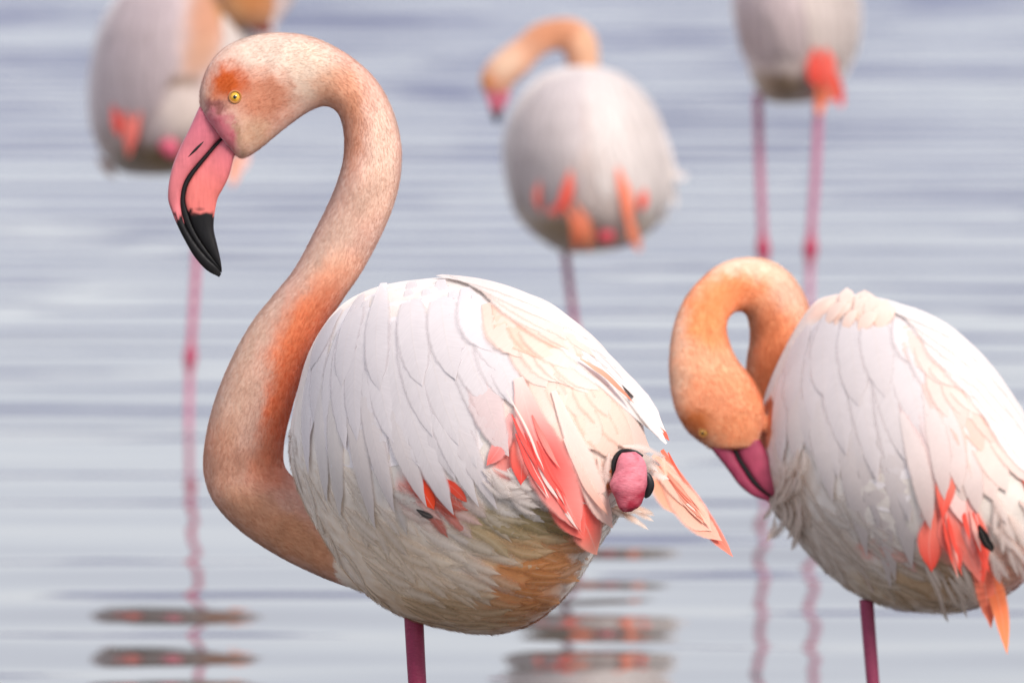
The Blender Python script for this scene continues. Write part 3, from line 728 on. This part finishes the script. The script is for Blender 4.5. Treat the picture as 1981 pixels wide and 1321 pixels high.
    for i in range(16):
        x0 = 1120 + rr.uniform(0, 110); y0 = 880 + rr.uniform(-25, 25); L = rr.uniform(40, 80); a = math.radians(rr.uniform(20, 110))
        p = [(x0, y0), (x0 + L * .5 * math.cos(a), y0 + L * .5 * math.sin(a)), (x0 + L * math.cos(a), y0 + L * math.sin(a))]
        b.feather(p, rr.uniform(26, 44), (246, 222, 210), (246, 230, 222), lift0=.004, lift1=rr.uniform(.008, .012), name='plume', n=7, point=.6)
    for i in range(10):
        x0 = 1160 + rr.uniform(0, 60); y0 = 985 + rr.uniform(-12, 12); L = rr.uniform(40, 60); a = math.radians(rr.uniform(0, 40))
        b.feather([(x0, y0), (x0 + L * .5 * math.cos(a), y0 + L * .5 * math.sin(a)), (x0 + L * math.cos(a), y0 + L * math.sin(a))], rr.uniform(18, 30), (214, 160, 128), (240, 226, 216), lift0=.002, lift1=.004, name='plume', n=7, point=.6)
    # folded leg joint with black feather rims
    fr = b.on_body(1200, 920)[0]; dyk = (fr[1] - b.Y0 if fr is not None else -0.1) - 0.028
    b.knob([(1202, 876, 1230, 874), (1195, 888, 1244, 886), (1190, 910, 1251, 905), (1181, 930, 1252, 928), (1181, 945, 1250, 945), (1190, 964, 1246, 962), (1195, 980, 1238, 978), (1205, 990, 1222, 989)], dyk, (226, 132, 146), (164, 40, 62))
    b.tube([(1244, 882, 2), (1228, 873, 3), (1206, 872, 4), (1194, 881, 5), (1188, 898, 6), (1189, 916, 5), (1192, 930, 2)], dyk + .008)
    b.tube([(1244, 912, 3), (1252, 922, 8), (1256, 938, 10), (1253, 954, 7), (1247, 962, 3)], dyk + .022)
    b.feather([(1240, 872), (1262, 900), (1278, 940)], 34, (248, 214, 196), (250, 190, 160), lift0=.018, lift1=.020, name='plume')
    b.feather([(1180, 862), (1210, 866), (1246, 880)], 24, (248, 226, 216), (248, 230, 222), lift0=.020, lift1=.022, name='plume')
    b.feather([(1180, 900), (1165, 930), (1160, 965)], 40, (176, 92, 44), (206, 120, 70), lift0=.006, lift1=.008, name='plume')
    # head
    b.bill([(386, 206, 455, 258), (366, 250, 425, 271), (350, 282, 397, 301), (335, 318, 371, 331), (327, 352, 356, 355), (325, 385, 350, 385), (333, 411, 352, 411), (343, 436, 361, 438), (358, 466, 379, 469), (377, 498, 402, 498), (400, 523, 420, 516), (424, 536, 428, 530)],
           [(454, 257, 458, 300), (428, 271, 453, 304), (401, 304, 444, 338), (376, 335, 432, 364), (362, 360, 422, 382), (357, 387, 417, 403), (364, 414, 414, 425), (374, 442, 414, 446), (390, 470, 420, 472), (407, 494, 426, 498), (422, 514, 429, 518), (426, 524, 429, 528)],
           .10, (212, 118, 124), (202, 108, 124), 424, lat=24, nost=((396, 272), (364, 304)), black_slope=0.18, lower_pink=(228, 122, 116))
    b.eye(455, 188, 10)
    hit = b.on_body(425, 270, False)[0]
    if hit is not None: b.tube([(437, 258, 1.2), (428, 266, 2.2), (418, 276, 2.8), (408, 287, 3.0), (398, 298, 3.2)], hit[1] - b.Y0 - .0008, name='mouth_corner')
    b.leg([(800, 1185), (806, 1300), (815, 1450), (832, 1745), (848, 2150)], 19, knee=(832, 1745), colr=(150, 52, 84), shin_col=(176, 84, 112), dy=0.02)
dress_main(main)

# ------------------------------------------------------------------ 2. the flamingo preening its breast
preen = Bird(dict(
    Y=11.2, foot=(1760, 1880), seed=31, voxel=0.0034, smooth=7, yaw=32, ab=1.6, shrink=7, dyc=0.02,
    label='flamingo curling its orange neck in a loop with bill buried in its breast',
    torso=[(570, 1610, 1680), (582, 1580, 1740), (605, 1560, 1800), (640, 1540, 1865), (690, 1516, 1918), (750, 1492, 1965), (820, 1474, 2005), (890, 1468, 2035), (940, 1478, 2045), (990, 1500, 2045), (1040, 1536, 2035),
           (1090, 1580, 2010), (1130, 1622, 1970), (1160, 1670, 1920), (1180, 1730, 1860)],
    neck=[(1374, 868, 1464, 866, .03, .62), (1332, 836, 1478, 815, .03, .62), (1308, 795, 1476, 775, .03, .62), (1297, 745, 1452, 728, .035, .66), (1295, 695, 1425, 695, .045, .8), (1302, 640, 1408, 655, .06, .95), (1318, 592, 1406, 625, .08, 1),
          (1345, 552, 1416, 608, .10, 1), (1390, 514, 1428, 603, .12, 1), (1440, 499, 1437, 603, .135, 1), (1490, 505, 1446, 612, .15, 1), (1530, 532, 1451, 636, .16, 1), (1556, 572, 1451, 662, .17, 1), (1572, 620, 1446, 692, .175, 1),
          (1590, 680, 1444, 728, .18, 1), (1605, 750, 1452, 775, .18, 1), (1620, 830, 1475, 850, .17, 1), (1660, 900, 1540, 930, .14, 1)],
    neck_end=140, neck_col=(238, 172, 132), body_col=(234, 224, 216),
    blobs=[(1440, 515, 90, 34, 0, (244, 214, 192), .85, 'n'), (1520, 560, 40, 80, -20, (246, 210, 186), .8, 'n'), (1400, 580, 90, 50, -30, (234, 144, 92), .9, 'n'), (1370, 640, 60, 60, 0, (240, 146, 92), .85, 'n'), (1310, 680, 30, 120, 0, (238, 196, 168), .7, 'n'),
           (1350, 700, 60, 40, 0, (236, 180, 144), .7, 'n'), (1400, 770, 80, 60, 0, (232, 154, 114), .7, 'n'), (1345, 820, 40, 34, 30, (206, 110, 46), .85, 'n'), (1420, 830, 60, 40, 0, (232, 150, 104), .7, 'n'), (1490, 720, 50, 120, 0, (236, 140, 90), .85, 'n'), (1500, 640, 50, 60, 0, (236, 150, 104), .7, 'n'),
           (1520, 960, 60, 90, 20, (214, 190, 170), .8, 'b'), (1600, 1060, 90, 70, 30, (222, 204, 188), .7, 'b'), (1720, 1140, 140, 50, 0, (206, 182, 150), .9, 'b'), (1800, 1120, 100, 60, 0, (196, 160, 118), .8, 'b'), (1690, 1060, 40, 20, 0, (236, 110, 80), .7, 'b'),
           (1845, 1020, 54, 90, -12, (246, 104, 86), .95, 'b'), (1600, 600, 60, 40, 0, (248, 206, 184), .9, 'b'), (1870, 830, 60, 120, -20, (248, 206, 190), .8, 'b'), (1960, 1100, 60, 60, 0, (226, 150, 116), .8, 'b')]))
def dress_preen(b):
    fl = b.flow_dir(); x, y = project(b.co); facing = smoothstep(-b.no[:, 1], -0.5, 0.0); nm = b.neckmask.astype(float)
    b.blades('neck_down', 34000, nm * (0.3 + 0.7 * facing) * b.rim(.3), 0.0065, 0.0006, 0.22, fl, jit=0.2, clump=0.12)
    edge = np.interp(x, [1460, 1520, 1640, 1720, 1780, 1830, 1900, 2050], [840, 890, 980, 1070, 1090, 1020, 1050, 1050])
    bm = (~b.neckmask) * smoothstep(y, edge - 25, edge + 15)
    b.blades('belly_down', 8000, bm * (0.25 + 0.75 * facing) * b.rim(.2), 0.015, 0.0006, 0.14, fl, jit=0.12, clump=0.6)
    rr = random.Random(78); spots = []
    for gy in range(850, 1180, 27):
        for gx in range(1470, 1990, 36):
            px_, py_ = gx + rr.uniform(-17, 17), gy + rr.uniform(-13, 13)
            if py_ > np.interp(px_, [1460, 1520, 1640, 1720, 1780, 1830, 1900, 2050], [840, 880, 960, 1050, 1080, 1060, 1080, 1080]): spots.append((px_, py_))
    rr.shuffle(spots)
    ang = lambda x, y: float(np.interp(x, [1470, 1560, 1680, 1800, 1980], [85, 60, 32, 15, -5]))
    b.down_feathers(spots[:240], ang, 88, 58, 6)
    tints = [(1570, 650, 70, PEACH), (1650, 640, 70, (246, 214, 200)), (1700, 1000, 90, (226, 212, 206)), (1560, 880, 70, (230, 216, 208)), (1830, 900, 60, (246, 206, 200))]
    b.wing([[(1556, 640), (1610, 600), (1680, 590), (1760, 610)], [(1490, 740), (1600, 740), (1720, 740), (1830, 700)], [(1490, 880), (1590, 930), (1690, 1075), (1762, 1118), (1812, 980), (1835, 850)]],
           [(0.0, .48, 5, 1.3), (.06, .72, 7, 1.25), (.18, .88, 8, 1.25), (.32, 1.0, 10, 1.05)], WHITE, (240, 230, 229), 74, seed=13, tints=tints, roll=.035)
    b.wing([[(1740, 620), (1780, 660), (1810, 700)], [(1830, 760), (1850, 770), (1880, 760)], [(1850, 980), (1920, 960), (1990, 930)]],
           [(0, .35, 4, 1), (.2, .6, 5, 1), (.42, .82, 5, 1), (.6, 1.0, 5, 1)], (246, 218, 206), (246, 224, 216), 66, seed=15, name='rump', lift=.0017, lift1=.0017, tints=[(1880, 850, 60, (248, 196, 180))])
    b.wing([[(1690, 590), (1740, 605), (1790, 650)], [(1900, 610), (1900, 680), (1900, 740)], [(2030, 900), (2015, 935), (1985, 930)]],
           [(0, .48, 4, 1.3), (.12, .62, 5, 1.2), (.28, .84, 5, 1.2), (.45, 1.0, 5, 1)], (242, 234, 230), (244, 236, 232), 76, seed=17, lift=.0024, lift1=.0024)
    for pts, w, c0, c1, ed, md in [
        ([(1842, 860), (1832, 930), (1826, 1000)], 52, (250, 170, 150), (242, 76, 60), None, None),
        ([(1806, 985), (1800, 1050), (1806, 1100)], 62, (248, 140, 124), (240, 70, 54), None, None),
        ([(1825, 980), (1840, 1040), (1862, 1090)], 60, (250, 130, 116), (246, 96, 84), (250, 170, 158), None),
        ([(1866, 950), (1890, 1040), (1902, 1120)], 58, (248, 110, 92), (246, 84, 66), (250, 160, 146), None),
        ([(1885, 1040), (1903, 1120), (1914, 1215)], 52, (246, 110, 90), (248, 136, 106), (250, 170, 146), None),
        ([(1905, 1060), (1930, 1160), (1946, 1268)], 44, (248, 120, 84), (248, 144, 90), (250, 170, 130), None),
        ([(1835, 950), (1862, 1030), (1898, 1120)], 72, (250, 196, 190), (248, 124, 108), (250, 190, 180), (248, 120, 104)),
        ([(1852, 930), (1876, 1010), (1884, 1070)], 48, (250, 200, 192), (250, 130, 120), (250, 200, 192), None),
        ([(1960, 880), (1985, 930), (2010, 990)], 34, (246, 130, 96), (240, 100, 70), None, None),
        ([(1830, 880), (1850, 960), (1866, 1010)], 46, (250, 228, 222), (250, 200, 192), None, None)]:
        b.feather(pts, w, c0, c1, edge=ed, mid=md, lift0=.0015, lift1=.006, point=1.0, name='flight_feather')
    for p in [[(1745, 800), (1780, 900), (1804, 1020)], [(1790, 760), (1818, 860), (1830, 965)], [(1820, 760), (1846, 860), (1860, 950)], [(1850, 800), (1876, 900), (1892, 990)]]:
        b.feather(p, 56, (242, 230, 226), (244, 222, 216), lift0=.003, lift1=.0055, point=.6, n=12)
    rw = random.Random(14)
    for i in range(12):
        x0 = 1822 + rw.uniform(0, 62); y0 = 960 + rw.uniform(0, 70); L = rw.uniform(60, 110); cc = rw.choice([(250, 130, 116), (242, 78, 62), (250, 180, 168)])
        b.feather([(x0, y0), (x0 + L * .12, y0 + L * .5), (x0 + L * .28, y0 + L)], rw.uniform(8, 16), cc, tuple(min(252, c + 18) for c in cc), lift0=.004, lift1=.009, point=.9, name='flight_feather')
    b.feather([(1894, 1005), (1905, 1028), (1918, 1052)], 26, (14, 13, 14), (16, 15, 15), lift0=.014, lift1=.015, name='flight_feather', point=.2)
    rr = random.Random(8)
    for i in range(16):
        x0 = 1900 + rr.uniform(0, 80); y0 = 950 + rr.uniform(0, 110); L = rr.uniform(50, 90); a = math.radians(rr.uniform(40, 100))
        b.feather([(x0, y0), (x0 + L * .5 * math.cos(a), y0 + L * .5 * math.sin(a)), (x0 + L * math.cos(a), y0 + L * math.sin(a))], rr.uniform(26, 44), (244, 220, 210), (246, 230, 224), lift0=.003, lift1=.010, name='plume', n=7, point=.7)
    for i in range(12):
        x0 = 1790 + rr.uniform(0, 80); y0 = 1080 + rr.uniform(0, 70); L = rr.uniform(50, 80); a = math.radians(rr.uniform(30, 80))
        b.feather([(x0, y0), (x0 + L * .5 * math.cos(a), y0 + L * .5 * math.sin(a)), (x0 + L * math.cos(a), y0 + L * math.sin(a))], rr.uniform(20, 36), (240, 226, 216), (240, 224, 210), lift0=.003, lift1=.008, name='plume', n=7, point=.8)
    for i in range(18):                                          # ruffled feathers on the shoulders
        x0 = 1590 + rr.uniform(0, 120); y0 = 612 + rr.uniform(-12, 22); L = rr.uniform(30, 48); a = math.radians(rr.uniform(-120, -20))
        b.feather([(x0, y0 + 12), (x0 + L * .4 * math.cos(a), y0 + L * .4 * math.sin(a)), (x0 + L * math.cos(a), y0 + L * math.sin(a) * .8)], rr.uniform(34, 52), (248, 216, 200), (250, 226, 212), lift0=.002, lift1=.007, name='feather', n=7, point=.3)
    for i in range(14):                                          # curled breast feathers over the bill
        x0 = 1502 + rr.uniform(0, 60); y0 = 850 + rr.uniform(0, 150); L = rr.uniform(46, 70); a = math.radians(rr.uniform(70, 130))
        b.feather([(x0, y0), (x0 + L * .5 * math.cos(a) + 8, y0 + L * .5 * math.sin(a)), (x0 + L * math.cos(a), y0 + L * math.sin(a))], rr.uniform(26, 40), (232, 214, 204), (226, 206, 190), lift0=.003, lift1=.009, name='plume', n=7, point=.2)
    b.bill([(1374, 866, 1414, 852), (1392, 888, 1424, 884), (1412, 914, 1438, 908), (1430, 938, 1452, 930), (1455, 958, 1470, 948), (1488, 970, 1490, 962)],
           [(1418, 850, 1470, 850), (1430, 882, 1482, 872), (1445, 906, 1494, 896), (1459, 927, 1502, 918), (1476, 946, 1506, 940), (1494, 960, 1508, 958)],
           .03, (150, 56, 84), (156, 64, 90), 1200, lat=22, lower_pink=(176, 74, 100))
    b.eye(1361, 836, 8, iris=(200, 150, 60))
    b.leg([(1676, 1160), (1684, 1260), (1692, 1350), (1716, 1560), (1738, 1860)], 14, knee=(1716, 1560), colr=(150, 62, 92), shin_col=(180, 96, 124), dy=0.03)
dress_preen(preen)

# ------------------------------------------------------------------ 3. flamingo seen from behind, head turned left
rear = Bird(dict(
    Y=19.88, foot=(1142, 830), seed=51, voxel=0.0052, smooth=6, yaw=6, ab=1.6, shrink=3,
    label='round flamingo seen from behind with arched neck and head lowered beyond its shoulder',
    torso=[(130, 1090, 1160), (140, 1060, 1198), (155, 1036, 1222), (185, 1008, 1254), (230, 984, 1282), (285, 972, 1300), (340, 976, 1308), (385, 986, 1304), (420, 1000, 1288), (445, 1020, 1266), (465, 1044, 1240), (480, 1068, 1200), (488, 1085, 1150)],
    neck=[(936, 182, 986, 180, .10, .62), (928, 160, 993, 166, .10, .62), (936, 130, 1010, 150, .10, .62), (965, 100, 1022, 140, .10, .7), (1000, 74, 1036, 122, .11, .9), (1030, 49, 1052, 108, .12, 1), (1070, 36, 1071, 98, .13, 1), (1110, 36, 1088, 100, .14, 1),
          (1140, 53, 1093, 112, .15, 1), (1157, 82, 1095, 130, .16, 1), (1160, 130, 1097, 152, .17, 1), (1160, 185, 1098, 195, .18, 1), (1160, 250, 1096, 255, .17, 1)],
    neck_end=150, neck_col=(206, 154, 126), body_col=(216, 204, 198),
    blobs=[(1070, 60, 70, 40, 0, (186, 124, 90), .8, 'n'), (980, 125, 40, 30, -40, (222, 190, 164), .8, 'n'), (940, 160, 26, 20, 0, (206, 120, 80), .8, 'n'), (1140, 100, 30, 60, 0, (232, 186, 152), .7, 'n'),
           (1050, 465, 100, 46, 12, (150, 112, 62), .95, 'b'), (1090, 440, 80, 26, 0, (160, 128, 84), .8, 'b'), (1190, 475, 80, 20, 0, (206, 150, 110), .8, 'b'), (1010, 420, 40, 60, 0, (196, 172, 150), .7, 'b'), (1250, 440, 40, 30, 0, (176, 150, 116), .7, 'b'), (1130, 215, 30, 60, 10, (226, 196, 182), .6, 'b')]))
def dress_rear(b):
    rows = [(0.0, .3, 5, .9), (.16, .5, 6, 1.05), (.34, .72, 6, 1.1), (.5, .9, 7, 1.05), (.6, 1.0, 7, 1.0)]
    b.wing([[(1040, 165), (1080, 145), (1130, 142)], [(965, 240), (1040, 260), (1130, 280)], [(990, 395), (1030, 430), (1080, 400), (1130, 380)]], rows, (218, 206, 204), (222, 210, 208), 46, seed=23)
    b.wing([[(1130, 140), (1180, 150), (1225, 175)], [(1150, 280), (1230, 260), (1310, 240)], [(1170, 380), (1220, 400), (1270, 440), (1312, 400)]], rows, (224, 214, 210), (228, 218, 214), 46, seed=25)
    b.wing([[(1110, 240), (1140, 240), (1170, 240)], [(1110, 330), (1140, 330), (1180, 330)], [(1110, 465), (1150, 455), (1205, 470)]], rows[1:4], (222, 206, 200), (226, 210, 204), 40, seed=27, name='rump')
    for pts, w, c0, c1 in [
        ([(1108, 330), (1104, 370), (1090, 400)], 26, (246, 120, 100), (238, 66, 50)), ([(1098, 395), (1120, 430), (1115, 474)], 24, (250, 140, 110), (248, 128, 84)), ([(1118, 390), (1138, 430), (1140, 474)], 22, (248, 150, 122), (248, 140, 96)),
        ([(1192, 325), (1206, 380), (1212, 430)], 24, (250, 130, 100), (248, 140, 104)), ([(1205, 400), (1218, 440), (1232, 478)], 20, (250, 140, 104), (248, 150, 116)), ([(1240, 365), (1236, 385), (1230, 402)], 26, (246, 110, 90), (238, 76, 54)),
        ([(1052, 350), (1048, 380), (1058, 405)], 22, (240, 140, 130), (214, 84, 70)), ([(1100, 385), (1084, 402), (1068, 405)], 20, (246, 110, 100), (240, 130, 120)), ([(1296, 330), (1312, 345), (1326, 348)], 18, (226, 216, 212), (226, 216, 212))]:
        b.feather(pts, w * 1.3, c0, c1, lift0=.010, lift1=.016, name='flight_feather', point=.6)
    fr = b.on_body(1172, 455)[0]
    b.knob([(1158, 446, 1186, 444), (1154, 456, 1190, 456), (1158, 466, 1186, 466), (1166, 472, 1178, 472)], (fr[1] - b.Y0 if fr is not None else -.1) - .012, (206, 84, 96), (176, 50, 66))
    b.bill([(938, 178, 958, 176), (942, 192, 962, 190), (947, 208, 962, 207), (952, 224, 964, 222), (958, 240, 964, 238)], [(958, 176, 986, 178), (962, 190, 984, 190), (963, 206, 978, 204), (965, 221, 971, 218), (964, 236, 968, 232)],
           .10, (206, 110, 130), (210, 112, 132), 214, lat=13)
    b.leg([(1092, 470), (1100, 540), (1108, 600), (1120, 700), (1134, 820)], 8.0, knee=(1112, 660), colr=(168, 92, 118), shin_col=(186, 110, 134), knee_col=(176, 60, 92))
    b.eye(940, 156, 5)
dress_rear(rear)

# ------------------------------------------------------------------ 4. flamingo preening its back, one long leg down
back = Bird(dict(
    Y=19.9, foot=(372, 832), seed=71, voxel=0.0055, smooth=6, yaw=10, ab=1.5, shrink=3,
    label='flamingo laying its brown-orange neck over its back, behind the upright one with the S-shaped neck',
    torso=[(-70, 330, 430), (-55, 290, 470), (-30, 250, 505), (0, 222, 524), (50, 194, 538), (100, 180, 542), (150, 172, 536), (200, 170, 522), (245, 174, 500), (285, 188, 462), (312, 206, 425), (330, 224, 380), (338, 250, 340)],
    neck=[(462, 52, 522, 52, -.23, .62), (440, 28, 532, 24, -.23, .62), (422, 0, 534, -10, -.22, .62), (420, -40, 520, -50, -.21, .7), (440, -95, 505, -85, -.20, 1), (480, -150, 522, -110, -.16, 1), (540, -165, 545, -110, -.08, 1), (590, -140, 555, -90, .04, 1), (600, -80, 540, -60, .12, 1), (570, 0, 500, 0, .16, 1), (520, 70, 450, 70, .15, 1)],
    neck_end=110, neck_col=(172, 122, 90), body_col=(204, 186, 184),
    blobs=[(480, -10, 60, 50, 0, (170, 108, 58), .8, 'n'), (440, 30, 40, 40, 0, (190, 140, 96), .7, 'n'),
           (410, 10, 56, 150, 12, (190, 136, 108), .95, 'b'), (385, 110, 34, 60, 30, (198, 150, 122), .7, 'b'), (350, 160, 48, 16, 0, (126, 96, 76), .95, 'b'), (360, 215, 60, 60, 0, (226, 208, 198), .9, 'b'), (250, 310, 80, 40, 0, (120, 96, 66), .95, 'b'), (330, 310, 60, 40, 0, (130, 100, 48), .95, 'b'), (430, 290, 60, 70, 0, (216, 138, 86), .95, 'b'), (205, 280, 36, 60, 0, (176, 150, 140), .8, 'b')]))  # thin brown blob paints the shade under the wing
def dress_back(b):
    rows = [(0.0, .3, 5, .9), (.16, .5, 6, 1.05), (.34, .72, 6, 1.1), (.5, .9, 7, 1.05), (.6, 1.0, 7, 1.0)]
    b.wing([[(250, -30), (300, -50), (360, -40)], [(165, 80), (240, 80), (330, 90)], [(190, 270), (250, 260), (300, 240), (325, 150)]], rows, (206, 188, 190), (210, 192, 192), 46, seed=33)
    b.wing([[(430, -40), (470, -20), (510, 10)], [(450, 80), (490, 90), (540, 90)], [(420, 260), (470, 270), (520, 220)]], rows[1:4], (220, 208, 202), (224, 212, 206), 46, seed=35)
    for pts, w, c0, c1 in [([(226, 205), (235, 235), (244, 262)], 34, (226, 90, 84), (222, 74, 62)), ([(250, 215), (258, 250), (258, 298)], 30, (236, 120, 110), (236, 126, 112)), ([(278, 215), (268, 250), (258, 285)], 22, (236, 130, 120), (230, 110, 100)),
                           ([(455, 290), (452, 330), (446, 368)], 24, (246, 170, 140), (250, 176, 150)), ([(478, 285), (470, 315), (458, 340)], 20, (244, 190, 178), (246, 196, 184)), ([(196, 290), (206, 325), (222, 352)], 18, (186, 160, 150), (196, 172, 160))]:
        b.feather(pts, w * 1.3, c0, c1, lift0=.010, lift1=.016, name='flight_feather', point=.8)
    fr = b.on_body(328, 285)[0]
    b.knob([(312, 272, 338, 268), (306, 284, 346, 282), (314, 298, 346, 300), (326, 308, 340, 308)], (fr[1] - b.Y0 if fr is not None else -.1) - .012, (206, 92, 116), (150, 60, 80))
    b.bill([(470, 46, 498, 46), (484, 56, 506, 52), (500, 64, 514, 58), (514, 68, 520, 64)], [(498, 46, 522, 48), (507, 53, 525, 52), (515, 58, 526, 57), (521, 64, 527, 62)], -.23, (140, 60, 66), (150, 66, 70), 300, lat=12)
    b.leg([(388, 310), (380, 500), (374, 600), (368, 690), (366, 760), (365, 830)], 7.6, knee=(368, 692), colr=(196, 104, 132), shin_col=(206, 124, 150), knee_col=(178, 46, 84))
dress_back(back)

# ------------------------------------------------------------------ 5. flamingo standing on two long legs
tall = Bird(dict(
    Y=20.0, foot=(1520, 822), seed=91, voxel=0.0055, smooth=6, yaw=-8, ab=1.6, shrink=3,
    label='flamingo on two straight pale pink legs with red wing feathers hanging beside its dark belly',
    torso=[(-150, 1500, 1590), (-120, 1462, 1622), (-80, 1436, 1644), (-40, 1420, 1658), (0, 1410, 1666), (50, 1416, 1668), (100, 1432, 1660), (145, 1446, 1640), (175, 1460, 1615), (192, 1475, 1585), (200, 1490, 1560)],
    neck=[(1425, -330, 1470, -350, .12, .62), (1440, -365, 1490, -350, .12, .62), (1470, -400, 1510, -360, .12, .66), (1510, -415, 1530, -362, .12, .9), (1550, -400, 1535, -345, .12, 1), (1575, -360, 1522, -330, .12, 1), (1570, -300, 1515, -300, .12, 1), (1545, -250, 1490, -255, .13, 1),
          (1520, -200, 1462, -205, .14, 1), (1505, -150, 1440, -150, .16, 1), (1500, -100, 1432, -90, .18, 1), (1510, -50, 1440, -30, .18, 1), (1540, 0, 1470, 30, .15, 1)],
    neck_end=150, neck_col=(228, 150, 108), body_col=(204, 188, 184),
    blobs=[(1510, 170, 70, 36, 0, (124, 98, 70), .95, 'b'), (1470, 170, 30, 40, 0, (160, 134, 110), .8, 'b'), (1480, 90, 50, 40, 0, (184, 164, 168), .7, 'b')]))
def dress_tall(b):
    rows = [(0.0, .3, 5, .9), (.16, .5, 5, 1.05), (.34, .72, 6, 1.1), (.5, .9, 6, 1.05), (.6, 1.0, 6, 1.0)]
    b.wing([[(1450, -80), (1490, -100), (1535, -100)], [(1400, 0), (1470, 0), (1550, 0)], [(1440, 120), (1490, 130), (1560, 110)]], rows, (200, 182, 184), (204, 188, 188), 44, seed=43)
    b.wing([[(1545, -100), (1590, -100), (1630, -70)], [(1560, 0), (1610, 0), (1680, 0)], [(1575, 110), (1610, 140), (1655, 110)]], rows, (214, 200, 194), (216, 202, 196), 44, seed=45)
    for pts, w, c0, c1 in [([(1572, 90), (1570, 125), (1572, 160)], 34, (238, 100, 88), (226, 66, 52)), ([(1590, 92), (1596, 130), (1592, 165)], 38, (240, 110, 98), (236, 90, 74)), ([(1604, 130), (1614, 170), (1622, 214)], 24, (232, 70, 54), (228, 66, 52)),
                           ([(1580, 140), (1582, 190), (1580, 228)], 26, (244, 124, 96), (248, 140, 90)), ([(1596, 140), (1600, 175), (1594, 200)], 24, (244, 130, 110), (244, 140, 112))]:
        b.feather(pts, w * 1.3, c0, c1, lift0=.010, lift1=.016, name='flight_feather', point=.7)
    b.bill([(1428, -334, 1450, -342), (1420, -318, 1440, -322), (1420, -300, 1434, -300), (1430, -282, 1436, -284)], [(1450, -342, 1468, -345), (1441, -322, 1460, -322), (1435, -300, 1448, -302), (1437, -284, 1441, -285)], .12, (206, 100, 116), (206, 100, 116), -296, lat=11)
    b.leg([(1466, 180), (1470, 330), (1476, 475), (1478, 620), (1480, 810)], 8.4, knee=(1476, 482), colr=(186, 110, 138), shin_col=(200, 140, 166), knee_col=(178, 44, 80), dy=.05)
    b.leg([(1584, 190), (1578, 330), (1568, 475), (1566, 620), (1562, 810)], 8.4, knee=(1568, 482), colr=(190, 118, 146), shin_col=(202, 146, 170), knee_col=(178, 44, 80), dy=-.03)
dress_tall(tall)
